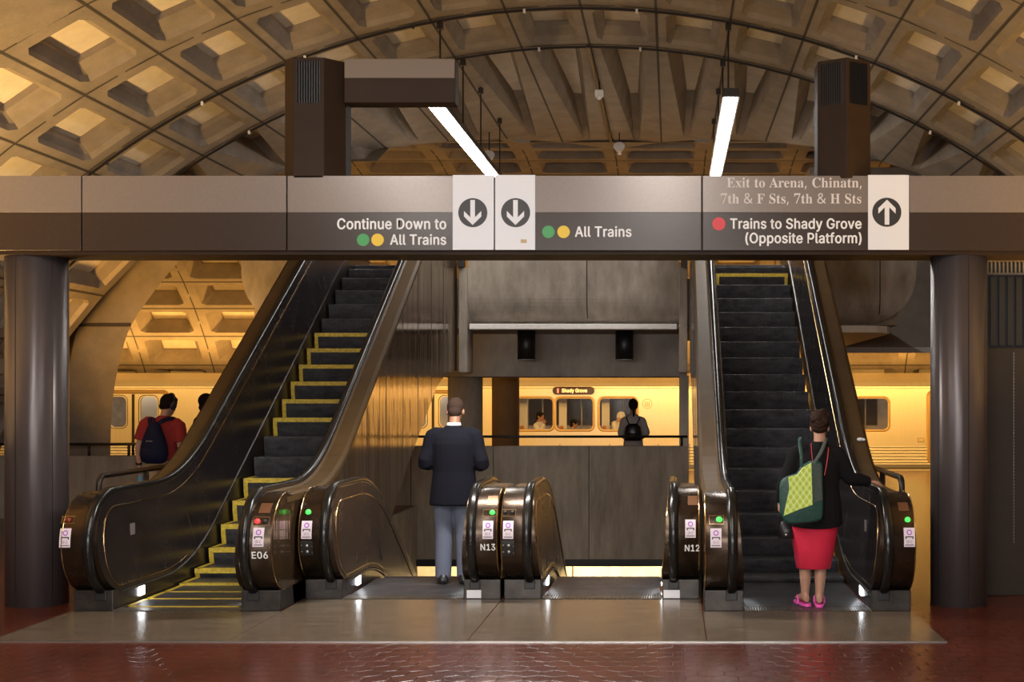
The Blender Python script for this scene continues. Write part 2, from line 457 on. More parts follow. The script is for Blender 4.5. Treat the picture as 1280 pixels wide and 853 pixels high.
# ------------------------------------------------------------------ lettering (outlines in thousandths of an em)
GLYPHS = {"sans":{"(":[273,[[89,207,90,244,94,283,101,324,109,364,119,403,132,441,145,477,160,510,177,539,236,539,219,503,204,466,191,428,179,390,169,351,161,313,156,276,152,241,151,207,152,176,155,145,160,115,167,83,177,50,188,16,202,-19,218,-57,236,-96,177,-96,150,-46,128,4,111,55,99,106,92,156]]],")":[273,[[37,-96,56,-56,72,-18,86,18,97,52,106,85,113,116,118,147,121,177,122,207,121,241,117,276,112,313,104,351,94,390,82,428,69,466,54,503,37,539,97,539,113,510,128,477,142,441,154,403,164,364,173,323,179,283,183,244,184,207,182,156,174,104,161,53,144,3,123,-47,97,-96]]],"-":[453,[[337,244,337,188,114,188,114,244]]],"0":[453,[[227,-7,191,-3,158,7,130,24,105,48,85,77,69,113,57,155,50,202,48,254,50,306,57,353,69,395,85,431,106,461,130,484,159,502,191,512,227,516,262,512,295,502,323,484,348,461,368,431,384,395,396,353,403,306,405,254,403,202,396,155,384,113,368,77,348,48,323,24,295,7,263,-3],[227,50,250,52,271,60,290,74,306,92,320,116,330,144,338,176,342,213,344,254,342,295,338,332,330,365,320,393,306,416,290,435,271,449,250,457,227,460,203,457,182,449,163,435,147,416,134,393,123,365,115,332,111,295,109,254,111,213,115,176,123,144,134,116,147,92,163,74,182,60,203,52]]],"1":[453,[[76,0,76,55,391,55,391,0],[276,509,276,0,212,0,212,448,209,448,86,358,86,427,198,509]]],"2":[453,[[64,0,64,47,234,229,282,282,294,298,303,312,311,327,316,341,319,356,320,371,319,389,315,405,308,419,298,431,287,441,273,449,258,455,241,458,224,460,205,458,188,454,172,447,159,438,148,427,139,413,132,398,128,381,127,362,66,362,68,391,75,418,86,442,102,464,121,482,143,496,168,507,196,513,225,516,254,513,281,507,306,497,328,482,346,465,361,445,372,423,379,398,381,372,380,354,377,336,371,318,363,299,351,280,336,259,267,180,153,60,153,57,389,57,389,0]]],"3":[453,[[218,-7,188,-5,159,1,133,10,108,22,88,38,70,57,57,79,48,104,44,132,109,132,112,115,118,100,126,87,137,76,150,66,165,59,182,54,200,51,219,50,239,51,258,55,275,61,291,69,304,80,315,93,323,108,328,125,329,145,328,163,323,180,316,196,306,211,292,223,275,234,254,241,229,246,201,248,157,248,157,299,288,448,288,452,70,452,70,509,372,509,372,461,211,278,211,289,247,290,279,286,308,276,333,262,354,244,371,222,383,198,391,173,393,145,390,116,383,90,370,66,354,45,333,27,309,12,281,2,251,-5]]],"6":[453,[[226,-7,196,-4,168,3,142,15,119,31,100,51,84,74,73,101,66,130,64,162,65,187,71,212,80,239,93,268,112,302,137,340,252,509,322,509,151,261,145,261,151,270,157,279,165,288,174,295,184,302,196,307,208,311,221,313,235,314,265,312,291,305,316,295,337,280,355,262,370,240,380,215,387,187,389,157,387,127,379,98,368,73,352,50,333,30,310,14,284,3,257,-4],[226,48,245,50,263,55,279,63,293,73,304,86,314,101,322,119,326,137,327,157,326,178,322,196,314,213,304,228,293,241,279,251,263,259,245,264,226,265,207,264,190,259,174,252,160,241,148,229,138,214,131,197,126,179,125,158,126,138,131,119,138,102,148,86,160,73,174,63,190,55,207,50]]],"A":[480,[[16,0,201,509,276,509,463,0,395,0,287,302,264,372,232,478,245,478,213,371,191,302,85,0],[110,142,110,199,370,199,370,142]]],"C":[510,[[267,-7,225,-3,186,7,150,25,119,49,92,79,70,115,53,157,44,203,40,254,44,305,53,352,70,393,92,429,119,459,150,484,186,501,225,512,267,516,293,514,317,511,340,504,362,496,383,485,402,471,419,456,435,438,448,418,459,397,467,373,473,348,408,348,404,365,397,380,389,395,380,407,369,418,357,428,344,437,330,444,315,449,300,453,284,455,267,456,237,453,209,445,184,432,161,414,141,391,125,364,113,332,106,295,103,254,106,213,113,177,125,145,141,117,161,94,184,76,210,63,237,56,267,53,284,54,300,56,315,60,330,65,344,72,357,81,369,90,380,102,389,114,397,128,404,144,408,160,473,160,467,135,459,112,448,91,435,71,420,53,402,38,383,24,363,13,341,5,317,-2,293,-6]]],"D":[502,[[219,0,96,0,96,57,215,57,254,60,288,68,318,81,343,99,363,122,379,149,390,181,397,216,399,255,397,294,390,329,379,361,364,388,344,410,320,428,291,441,258,449,221,452,93,452,93,509,225,509,273,505,315,495,353,478,385,455,412,426,433,391,449,351,458,306,462,255,458,205,449,159,433,119,411,83,384,54,351,31,312,14,268,3],[125,509,125,0,60,0,60,509]]],"E":[419,[[60,0,60,509,372,509,372,452,125,452,125,286,355,286,355,229,125,229,125,57,375,57,375,0]]],"G":[520,[[269,-7,225,-3,185,7,149,25,118,49,91,79,69,116,53,157,43,203,40,254,43,305,53,352,69,393,91,429,117,459,149,484,184,501,223,512,265,516,291,514,316,510,340,504,363,494,384,483,403,469,421,453,436,436,449,416,460,395,468,373,474,349,408,349,402,365,395,379,387,393,378,406,368,417,356,427,344,436,330,443,315,448,300,453,283,455,265,456,236,453,209,445,183,432,160,414,141,392,125,364,113,332,106,295,103,254,106,213,113,177,125,145,141,117,161,95,184,76,210,63,238,56,269,53,296,55,322,61,345,71,365,85,382,102,396,123,407,147,413,173,415,202,434,199,283,199,283,256,478,256,478,200,475,160,466,124,451,91,431,62,406,38,377,19,344,5,308,-4]]],"N":[523,[[60,0,60,509,136,509,343,183,363,151,388,107,414,55,405,54,401,108,399,157,399,195,399,509,463,509,463,0,387,0,202,290,177,331,148,381,108,452,119,454,122,384,124,328,125,291,125,0]]],"O":[533,[[267,-7,225,-3,186,7,150,25,119,49,92,79,70,115,53,157,44,203,40,254,44,305,53,352,70,393,92,429,119,459,150,484,186,501,225,512,267,516,309,512,348,501,384,484,415,459,442,429,464,393,480,352,490,305,493,254,490,203,480,157,464,115,442,79,415,49,384,25,348,7,309,-3],[267,53,296,55,324,63,349,76,372,94,392,116,408,144,420,176,428,213,430,254,428,295,420,332,408,365,392,392,372,415,349,433,324,446,296,453,267,456,237,453,210,445,184,433,161,415,142,392,125,364,113,332,106,295,103,254,106,213,113,176,125,144,142,117,161,94,184,76,210,63,237,55]]],"P":[445,[[60,0,60,509,235,509,272,506,305,499,332,487,356,471,375,452,390,430,400,404,407,377,409,348,407,318,400,291,390,265,375,243,356,223,332,207,305,195,272,188,235,186,109,186,109,242,233,242,257,244,279,248,297,256,312,266,324,279,333,294,339,310,343,328,344,348,343,367,339,385,333,402,324,416,312,428,297,439,279,446,257,451,232,452,125,452,125,0]]],"S":[447,[[224,-9,188,-7,156,-1,128,9,102,23,81,40,64,60,51,83,42,109,38,137,104,137,108,118,114,102,123,88,136,76,150,66,166,59,185,53,204,50,224,49,246,50,267,54,286,60,303,69,317,79,329,92,338,106,344,122,346,139,344,154,340,168,332,179,322,189,310,197,296,205,245,222,184,239,145,253,112,269,86,289,67,313,56,341,52,372,54,400,62,425,75,448,92,468,113,484,138,498,165,508,195,514,227,516,259,514,289,508,316,498,340,484,360,468,377,449,390,427,398,403,401,378,337,378,332,402,320,421,302,437,280,449,254,456,225,459,204,457,185,454,167,448,152,440,139,430,129,418,121,405,117,391,115,376,117,359,122,345,131,334,142,324,155,315,169,308,212,293,264,279,312,264,328,256,344,248,359,238,372,226,384,213,395,198,402,180,407,161,408,139,406,112,399,87,386,64,370,43,349,25,323,11,294,0,261,-7]]],"T":[449,[[32,452,32,509,417,509,417,452,257,452,257,0,193,0,193,452]]],"U":[517,[[259,-8,220,-6,186,2,154,15,126,33,103,55,85,80,71,108,63,140,60,173,60,509,124,509,124,178,126,155,132,133,141,113,153,95,169,80,187,68,208,59,232,53,259,52,285,53,309,59,331,68,349,80,364,95,377,113,385,133,391,155,393,178,393,509,457,509,457,173,454,140,446,108,433,80,414,55,391,33,363,15,332,2,297,-6]]],"V":[480,[[204,0,16,509,84,509,192,206,215,137,248,31,235,31,267,138,290,206,395,509,463,509,278,0]]],"a":[389,[[160,-9,137,-7,115,-3,94,5,76,15,60,29,48,45,38,63,32,84,30,108,32,128,36,146,43,161,53,174,64,184,78,193,92,200,108,206,125,211,178,220,234,227,247,229,257,231,265,235,271,240,274,246,276,255,276,257,275,272,272,285,267,297,260,307,251,315,240,322,227,327,212,330,196,331,178,330,163,327,149,322,137,316,127,309,118,301,110,292,104,283,100,274,41,291,51,313,64,331,79,346,95,358,114,368,133,375,153,380,173,383,194,384,239,379,255,375,271,369,286,360,300,350,312,336,322,320,330,301,335,278,337,251,337,0,277,0,277,52,272,52,252,25,242,16,229,8,215,1,199,-4,181,-7],[170,45,192,47,211,51,228,59,242,68,254,80,263,93,270,108,274,122,276,138,276,190,259,182,231,176,200,171,175,168,134,159,122,153,112,147,103,139,97,130,93,118,92,105,93,93,96,82,102,72,109,64,119,57,130,52,142,48,156,46]]],"d":[424,[[195,-8,165,-6,137,3,111,16,89,34,70,57,55,84,43,116,36,151,34,189,36,227,43,261,55,293,70,320,89,342,112,361,137,374,165,382,196,384,218,383,237,379,253,373,267,364,278,355,287,346,306,319,311,319,311,509,372,509,372,0,313,0,313,59,307,59,287,31,277,21,266,12,252,4,236,-3,217,-7],[205,47,226,49,246,55,263,65,278,78,290,95,299,115,306,138,310,162,312,189,310,216,306,241,300,263,290,282,278,299,263,312,246,322,227,328,205,330,182,328,162,322,145,311,130,298,118,281,108,261,102,239,98,215,96,189,98,163,102,139,109,117,118,97,130,80,145,66,162,55,182,49]]],"e":[404,[[212,-8,177,-5,145,3,117,16,92,35,72,58,56,85,44,116,37,150,34,187,36,224,44,258,55,290,71,317,91,340,115,359,142,373,172,382,205,384,226,383,246,380,266,374,285,366,303,355,319,341,334,324,347,305,357,282,365,256,370,227,371,194,371,169,75,169,75,221,338,221,310,202,308,226,304,248,298,269,288,286,277,301,263,314,246,323,227,328,205,330,183,328,164,323,146,313,131,301,119,286,109,270,102,251,97,231,96,211,96,178,98,151,102,127,110,106,121,88,135,73,151,61,169,53,190,48,212,46,227,47,241,49,254,53,265,58,276,65,285,73,294,82,300,93,306,105,365,91,358,72,348,55,335,39,320,26,302,14,283,4,261,-3,237,-7]]],"f":[254,[[228,379,228,327,6,327,6,379],[81,0,81,432,82,452,87,470,96,486,107,499,120,510,135,519,152,525,169,529,187,530,222,527,243,521,227,468,215,472,195,474,178,472,164,468,154,460,147,449,143,435,142,419,142,0]]],"h":[410,[[114,227,114,0,53,0,53,509,114,509,114,287,102,287,116,319,132,344,152,362,175,374,200,382,227,384,252,383,275,377,295,369,313,356,328,340,341,321,350,298,355,271,357,240,357,0,296,0,296,235,293,263,286,286,273,304,256,318,235,326,210,329,192,328,176,324,161,317,147,308,136,297,126,283,119,266,115,248]]],"i":[167,[[53,0,53,379,114,379,114,0],[84,443,73,444,63,448,54,455,47,463,43,472,41,483,43,494,47,504,54,512,63,518,73,522,84,524,95,522,105,518,114,512,121,504,125,494,126,483,125,472,121,463,114,455,105,448,95,444]]],"l":[189,[[139,-2,112,0,91,8,74,20,62,37,55,59,53,84,53,509,114,509,114,99,114,83,117,71,120,62,126,57,135,53,146,52,160,53,170,54,181,3,162,-1]]],"m":[610,[[53,0,53,379,112,379,112,295,108,295,114,314,122,331,132,346,144,358,158,368,172,376,187,382,203,385,219,386,245,383,268,375,287,361,303,342,314,320,321,295,312,295,318,312,326,329,337,343,350,356,364,366,381,375,398,381,417,385,437,386,458,385,478,380,497,372,514,361,529,346,541,328,550,307,555,283,557,255,557,0,496,0,496,254,493,279,485,298,473,313,456,323,438,329,419,330,402,329,387,326,374,320,363,312,353,302,345,290,340,277,336,263,335,247,335,0,274,0,274,260,272,280,265,297,253,311,238,322,220,328,199,330,185,329,171,326,158,320,145,312,135,302,126,289,119,274,115,257,114,238,114,0]]],"n":[410,[[114,227,114,0,53,0,53,379,112,379,112,287,102,287,116,319,132,344,152,362,175,374,200,382,227,384,252,383,275,377,295,369,313,356,328,340,341,321,350,298,355,271,357,240,357,0,296,0,296,235,293,263,286,286,273,304,256,318,235,326,210,329,192,328,176,324,161,317,147,308,136,297,126,283,119,266,115,248]]],"o":[415,[[207,-8,174,-5,144,3,117,16,93,35,72,58,56,85,44,116,37,150,34,187,37,225,44,260,56,291,72,318,93,341,117,360,144,374,174,382,207,384,241,382,271,374,299,360,323,341,343,318,359,291,371,260,379,225,381,187,379,150,371,116,359,85,343,58,323,35,299,16,271,3,241,-5],[207,46,231,49,252,55,270,66,285,80,298,97,307,117,314,139,318,163,319,187,318,212,314,236,307,258,298,278,285,296,270,310,252,321,231,328,207,330,184,328,163,321,145,310,130,296,118,278,108,258,102,236,98,212,96,187,98,163,102,139,108,117,118,97,130,80,145,66,163,55,184,49]]],"p":[424,[[53,-143,53,379,112,379,112,319,118,319,137,346,147,355,158,364,171,373,188,379,207,383,229,384,259,382,287,374,313,361,335,342,354,320,370,293,381,261,388,227,390,189,388,151,381,116,370,84,355,57,336,34,313,16,288,3,260,-6,229,-8,208,-7,189,-3,173,4,159,12,147,21,138,31,118,59,114,59,114,-143],[220,47,242,49,262,55,279,66,294,80,306,97,316,117,323,139,327,163,328,189,327,215,323,239,316,261,307,281,295,298,280,311,262,322,243,328,220,330,198,328,178,322,161,312,147,299,134,282,125,263,118,241,114,216,113,189,114,162,118,138,125,115,135,95,147,78,162,65,179,55,198,49]]],"r":[259,[[53,0,53,379,112,379,112,321,115,321,124,339,137,354,152,367,171,377,191,383,213,385,229,384,243,384,243,322,230,324,207,326,190,324,174,321,159,315,146,306,135,296,126,284,119,269,115,254,114,237,114,0]]],"s":[365,[[182,-8,157,-7,133,-3,112,3,93,12,76,24,62,38,50,54,41,73,36,94,94,107,101,87,111,72,124,60,141,52,160,47,181,45,206,47,227,53,244,62,258,74,265,88,268,103,266,115,262,126,254,136,243,144,229,150,212,155,149,170,118,180,92,192,72,208,58,227,50,249,47,274,49,295,55,314,65,332,79,347,95,360,115,370,137,378,161,383,187,384,212,383,234,379,254,372,271,363,286,352,299,339,309,324,318,308,324,290,268,277,262,291,254,304,243,316,228,325,210,331,187,333,166,331,147,326,131,317,119,305,111,292,109,277,110,264,115,253,124,243,136,235,152,229,172,223,229,209,261,200,287,187,306,171,320,153,328,131,331,107,329,85,323,65,312,47,298,31,281,18,260,6,236,-2,210,-7]]],"t":[227,[[204,379,204,327,6,327,6,379],[65,471,126,471,126,98,127,83,130,70,136,61,144,55,156,51,170,50,185,51,202,54,213,2,192,-3,168,-4,138,-1,113,7,92,21,77,41,68,64,65,93]]],"u":[410,[[182,-5,158,-3,135,2,115,11,97,23,82,39,69,59,60,82,54,109,53,139,53,379,114,379,114,144,116,117,124,94,137,75,154,61,175,53,200,50,218,51,234,55,249,62,263,71,274,83,283,97,290,113,295,132,296,153,296,379,357,379,357,0,298,0,298,92,307,92,294,60,277,35,257,17,234,5,209,-3]]],"v":[389,[[163,0,17,379,84,379,165,155,187,87,206,21,184,21,203,87,224,155,305,379,371,379,226,0]]],"w":[567,[[138,0,23,379,87,379,133,214,154,137,175,41,165,41,186,135,206,214,252,379,316,379,362,214,382,136,402,41,391,41,413,135,434,214,480,379,545,379,429,0,368,0,319,172,305,225,291,280,277,338,291,338,277,280,263,225,248,172,199,0]]],"y":[389,[[47,-139,61,-86,71,-87,83,-89,94,-90,104,-89,113,-86,122,-81,130,-74,138,-64,145,-51,151,-36,163,-1,17,379,84,379,165,155,187,87,206,21,184,21,202,87,224,155,305,379,371,379,204,-58,196,-77,187,-93,177,-107,165,-119,153,-128,139,-136,125,-141,109,-144,91,-145,65,-143]]]},"serif":{",":[180,[[28,-87,47,-3,61,78,124,78,129,71,104,-8,71,-87]]],"7":[375,[[111,0,289,406,113,406,93,403,80,391,74,372,70,338,30,338,33,480,353,480,353,447,168,0]]],"A":[437,[[-9,0,-9,18,4,19,14,24,24,30,32,41,41,55,49,75,206,466,224,465,384,87,411,34,420,25,430,20,443,18,443,0,229,0,229,18,259,21,277,30,283,46,273,81,253,132,103,132,79,71,76,59,75,48,80,32,96,21,124,18,128,18,128,0],[113,161,242,161,177,319]]],"C":[468,[[257,-11,213,-7,174,3,137,20,105,43,78,71,56,104,39,142,29,184,26,228,30,273,39,314,56,351,79,384,106,412,139,435,176,452,216,462,259,465,292,463,328,454,367,440,388,435,402,439,413,449,419,465,437,465,437,308,420,308,403,347,381,380,356,407,328,427,298,439,265,443,198,419,157,347,144,226,159,114,203,46,278,24,305,26,331,33,358,45,383,61,407,81,428,106,447,89,395,33,332,0]]],"E":[442,[[14,0,14,17,35,18,51,22,62,30,70,41,74,57,75,78,75,369,74,394,69,413,62,425,51,433,36,437,16,439,16,455,399,455,399,320,383,320,375,357,361,386,340,406,312,420,276,428,232,430,200,428,194,426,189,422,186,417,183,388,183,246,193,246,221,248,243,256,259,269,272,288,281,313,288,345,304,345,304,118,287,118,284,143,280,164,273,181,264,195,254,206,241,213,225,218,207,221,185,222,183,222,183,67,184,53,187,42,192,35,201,31,213,28,230,28,261,29,289,32,313,39,335,48,354,60,371,75,386,94,399,116,411,143,430,143,402,0]]],"F":[404,[[15,0,15,17,36,20,52,26,62,34,69,45,73,62,75,84,75,375,73,396,69,412,61,423,50,430,35,435,14,439,14,455,394,455,394,320,377,320,372,345,365,367,355,385,343,400,328,412,310,420,288,426,261,430,230,431,200,429,194,428,189,425,186,421,182,398,182,247,190,247,217,250,239,257,256,270,269,289,278,314,284,347,302,347,302,118,285,118,279,154,269,181,257,200,239,213,217,221,189,224,182,224,182,81,183,66,185,53,188,43,193,34,200,28,210,24,222,20,238,18,257,17,257,0]]],"H":[523,[[15,0,15,17,36,20,52,24,62,32,69,43,73,59,75,81,75,379,73,398,69,413,62,424,51,431,36,436,16,439,16,455,242,455,242,439,204,432,197,428,191,422,187,415,184,406,183,394,182,379,182,251,342,251,342,379,337,415,334,422,328,428,320,432,282,439,282,455,507,455,507,439,486,436,471,431,461,424,454,414,451,399,449,379,449,81,451,60,455,44,461,33,471,25,487,20,507,17,507,0,282,0,282,17,303,20,318,24,329,31,336,41,340,58,342,81,342,221,182,221,182,81,183,59,187,43,194,32,205,24,221,20,242,17,242,0]]],"S":[390,[[43,-11,43,158,62,158,75,113,91,77,111,50,136,30,164,19,197,15,220,17,241,24,257,36,269,51,276,69,279,89,273,117,255,140,225,160,163,191,127,210,99,231,77,253,62,276,53,302,50,332,52,358,57,381,67,403,80,421,96,437,115,449,136,459,160,464,185,466,229,461,282,448,291,446,300,445,310,447,317,454,320,466,339,466,339,319,322,319,315,343,305,365,293,385,280,402,265,417,248,429,231,438,213,443,194,445,173,443,155,437,140,426,128,413,122,398,120,380,121,364,127,349,137,336,151,325,168,314,189,303,253,273,279,260,300,247,317,233,331,219,342,204,350,188,355,171,358,153,359,133,357,106,350,80,339,58,323,38,304,21,281,8,254,-2,225,-8,192,-10,158,-8,126,1,98,9,85,12,78,12,73,10,69,7,61,-11]]],"a":[344,[[255,-10,226,-5,208,10,200,35,168,11,133,-4,95,-9,74,-6,55,0,40,11,29,26,22,43,20,63,25,91,39,115,63,136,98,155,143,173,199,190,199,241,197,258,193,272,187,282,177,290,164,294,148,296,123,293,109,286,104,274,113,257,119,248,122,239,123,231,121,220,117,210,110,202,100,196,90,192,77,191,64,192,54,196,45,203,38,212,34,223,33,236,35,252,40,266,49,278,62,290,77,300,95,308,115,314,137,317,162,318,205,315,239,307,263,292,280,271,290,244,293,210,293,62,295,40,297,37,300,35,304,34,320,42,329,28,306,7,281,-6],[151,34,174,41,183,47,191,54,199,63,199,169,154,151,127,123,118,84,122,56,133,39]]],"e":[301,[[154,-10,129,-8,106,-1,85,10,66,26,50,45,37,69,27,95,21,125,19,157,21,187,28,215,38,240,51,263,68,282,87,298,109,309,132,316,157,318,193,314,224,301,249,280,268,251,279,216,283,173,283,166,117,166,127,97,154,56,199,42,225,47,248,62,270,86,285,73,248,27,205,-1],[116,192,201,192,201,215,201,241,198,261,193,277,186,288,175,295,161,297,136,286,121,255,116,203]]],"h":[381,[[18,0,18,16,30,17,39,21,45,26,49,33,52,43,52,56,52,399,52,412,49,422,46,429,40,435,31,438,19,440,19,455,148,455,148,267,175,295,207,313,243,318,292,306,321,271,330,212,330,56,331,43,333,33,337,26,343,21,352,17,363,16,363,0,202,0,202,16,207,16,223,21,232,34,235,56,235,217,234,234,232,247,229,258,223,265,215,270,203,271,183,267,164,255,148,235,148,56,148,43,151,33,154,26,160,21,168,17,180,16,180,0]]],"i":[198,[[101,362,87,364,75,368,65,376,57,387,52,399,50,412,52,426,57,438,65,449,75,457,87,462,101,463,114,462,126,457,137,449,145,438,150,426,151,412,149,399,145,387,136,376,126,368,114,364],[18,0,18,16,30,18,39,21,45,26,49,32,52,43,52,56,52,252,52,267,50,278,47,285,41,289,32,292,20,293,21,310,148,310,148,56,149,43,151,33,154,26,160,21,168,18,180,16,180,0]]],"n":[381,[[18,0,18,16,30,17,39,21,45,26,49,33,52,43,52,56,52,253,52,266,49,276,46,284,40,289,31,293,19,294,19,310,148,310,148,267,175,296,207,313,243,318,292,306,321,271,330,212,330,56,331,43,333,33,337,26,343,21,352,17,363,16,363,0,202,0,202,16,207,16,223,21,232,34,235,56,235,217,234,234,232,247,229,258,223,265,215,270,203,271,183,267,164,255,148,235,148,56,148,43,151,33,154,26,160,21,168,17,180,16,180,0]]],"o":[336,[[169,-10,140,-8,114,-1,90,11,69,27,52,47,38,70,27,96,21,124,19,154,21,184,27,213,38,239,52,262,69,281,90,297,114,309,140,316,168,318,196,316,222,309,245,298,266,282,283,263,298,240,308,214,315,185,317,154,315,123,308,94,298,69,284,46,266,26,245,11,222,-1,197,-8],[169,11,186,14,199,24,209,39,212,50,215,64,217,81,220,154,218,206,214,245,208,271,198,286,185,296,169,299,151,296,138,286,128,271,122,245,118,206,117,154,120,82,122,64,125,50,128,39,138,24,152,14]]],"r":[287,[[18,0,18,16,30,18,39,21,45,26,49,32,52,43,52,56,52,252,52,267,50,278,46,285,41,289,32,292,20,293,21,310,146,310,146,252,158,272,172,288,187,301,203,311,218,316,233,318,250,317,264,312,275,304,283,293,288,281,289,266,288,254,284,243,278,234,270,228,260,224,248,222,237,223,229,226,222,231,207,250,202,255,196,259,189,260,179,258,171,252,162,241,155,228,151,211,149,192,149,56,150,42,153,32,159,25,167,21,180,18,197,16,197,0]]],"s":[288,[[151,-10,132,-8,110,-3,87,6,73,9,64,7,56,1,51,-9,36,-9,36,105,53,105,61,79,72,57,87,39,103,26,121,17,140,15,156,16,168,20,179,27,186,35,191,46,192,58,188,76,176,92,156,105,107,130,85,142,68,155,54,169,45,185,39,202,37,220,40,247,49,270,65,291,86,306,111,316,141,319,166,316,199,308,206,306,213,305,220,306,226,311,230,319,244,319,244,222,228,222,220,244,209,262,196,277,182,288,166,294,149,296,136,295,125,292,116,286,110,278,106,269,105,259,106,249,109,240,115,232,123,225,134,218,146,212,191,189,212,178,229,165,241,151,250,136,255,117,257,95,254,65,244,39,228,18,206,2,181,-7]]],"t":[228,[[124,-9,99,-7,80,-1,66,10,56,26,50,46,48,71,48,279,20,279,20,300,88,369,105,389,118,407,129,424,144,424,144,310,208,310,208,279,144,279,144,82,145,69,147,59,149,51,154,45,160,41,168,40,183,44,195,56,206,75,222,66,198,24,165,-1]]],"x":[319,[[5,0,5,15,24,23,44,37,62,56,123,136,43,263,31,279,18,289,4,293,4,310,169,310,169,294,153,293,143,288,140,280,149,260,183,206,224,257,230,265,233,272,234,279,234,284,231,287,227,290,201,294,201,310,311,310,311,296,292,289,273,275,254,254,198,184,291,36,303,21,307,18,312,16,319,15,319,0,155,0,155,16,178,19,182,22,185,26,185,30,184,38,180,48,173,59,138,114,97,61,90,51,86,42,85,34,88,23,98,17,114,15,118,15,118,0]]],"&":[492,[[187,-7,144,-3,107,9,77,28,54,54,40,86,36,125,39,157,48,185,63,208,84,228,109,248,139,266,99,318,89,337,83,359,81,382,84,413,95,439,114,459,139,475,169,484,204,487,237,484,266,475,289,460,306,439,317,414,320,383,317,357,308,333,293,312,273,293,250,275,224,258,354,133,365,148,374,164,382,181,401,240,461,240,453,212,444,185,434,160,422,136,408,115,392,95,490,0,410,0,352,56,330,39,307,24,281,11,254,1,222,-5],[188,293,212,308,231,322,245,336,254,350,260,366,262,383,260,399,255,412,246,423,234,432,219,437,202,439,185,437,169,432,156,424,146,413,140,399,138,383,140,367,144,352,151,338,161,324,173,309],[189,46,216,47,241,52,263,60,282,70,299,81,314,93,175,229,152,215,133,200,118,185,106,169,100,150,97,127,100,104,108,84,122,68,141,56,163,48]]]}}


LAYER = []                                    # stroke layer of each vertex of the last text, to keep layers apart


def text_mesh(body, font, bold, xform):
    """flat letters as mesh data: xform maps (u, v) with u in 0..1 along the line, v = 0 baseline .. 1 cap height"""
    cu = bpy.data.curves.new('lettering', 'CURVE')
    cu.dimensions = '2D'; cu.fill_mode = 'BOTH'
    x = 0.0
    for ch in body:
        if ch == ' ':
            x += 0.20; continue
        adv, polys = GLYPHS[font][ch]
        for pl in polys:
            n = len(pl) // 2
            s = cu.splines.new('POLY'); s.points.add(n - 1)
            for i in range(n):
                s.points[i].co = (x + pl[2 * i] / 1000, pl[2 * i + 1] / 1000, 0, 1)
            s.use_cyclic_u = True
        x += adv / 1000 + max(0, bold)
    o = bpy.data.objects.new('lettering', cu)
    C.objects.link(o)
    dg = bpy.context.evaluated_depsgraph_get()
    me = bpy.data.meshes.new_from_object(o.evaluated_get(dg))
    vs = [v.co.copy() for v in me.vertices]
    fs = [tuple(p.vertices) for p in me.polygons]
    bpy.data.objects.remove(o); bpy.data.curves.remove(cu); bpy.data.meshes.remove(me)
    x0 = min(v.x for v in vs); x1 = max(v.x for v in vs)
    cap = max(q for pl in GLYPHS[font]['E' if 'E' in GLYPHS[font] else 'T'][1] for q in pl[1::2]) / 1000
    V2, F2 = [], []
    LAYER.clear()
    for ox, oy in (((0, 0),) if bold <= 0 else ((0, 0), (bold, 0), (-bold, 0), (0, bold * .7), (0, -bold * .7))):
        k = len(V2)
        V2 += [xform((v.x + ox - x0) / (x1 - x0), (v.y + oy) / cap) for v in vs]
        LAYER.extend([len(LAYER) and LAYER[-1] + 1] * len(vs))
        F2 += [tuple(i + k for i in f) for f in fs]
    return V2, F2


def text_px(mb, body, font, bold, px0, px1, top, base, Y, mi=0):
    vs, fs = text_mesh(body, font, bold, lambda u, v: at(px0 + (px1 - px0) * u, base + (top - base) * v, Y))
    mb.add([(p.x, Y - 0.0025 - 0.0004 * l, p.z) for p, l in zip(vs, LAYER)], fs, mi)
# ================================================================== SETTING
CX = [-3.885, -2.235, -0.585, 1.065]          # centre lines of the four escalators
WL, WR, WY0, WY1 = -3.06, 0.24, 11.2, 19.4    # escalator well in the floor
YTR = 29.0                                    # train side

b = MB()
b.quad((-16, -7, 0), (12, -7, 0), (12, WY0, 0), (-16, WY0, 0))
b.quad((-16, WY0, 0), (WL - 0.9, WY0, 0), (WL - 0.9, WY1, 0), (-16, WY1, 0))
b.quad((WR, WY0, 0), (12, WY0, 0), (12, WY1, 0), (WR, WY1, 0))
b.quad((-16, WY1, 0), (12, WY1, 0), (12, 28.65, 0), (-16, 28.65, 0))
struct(b.build('floor', M_TILE))

JX = [-4.71, -3.06, -1.41, 0.24, 1.89]
for i in range(4):
    yb = 9.86 if i in (0, 3) else 10.44
    b = MB(); b.box(JX[i] + 0.004, JX[i + 1] - 0.004, 8.665, yb, -0.05, 0.006)
    o = struct(b.build('granite_slab', M_GRAN, bevel=0.002))
b = MB()
b.box(JX[0], JX[4], 8.645, 8.665, -0.02, 0.007)
struct(b.build('trim_1', M_STEEL))
b = MB(); b.box(-16, 12, 28.3, 28.66, -0.5, 0.012)
struct(b.build('platform_edge', mat('granite_edge', (0.42, 0.36, 0.28), 0.5, var=0.2, vscale=10)))

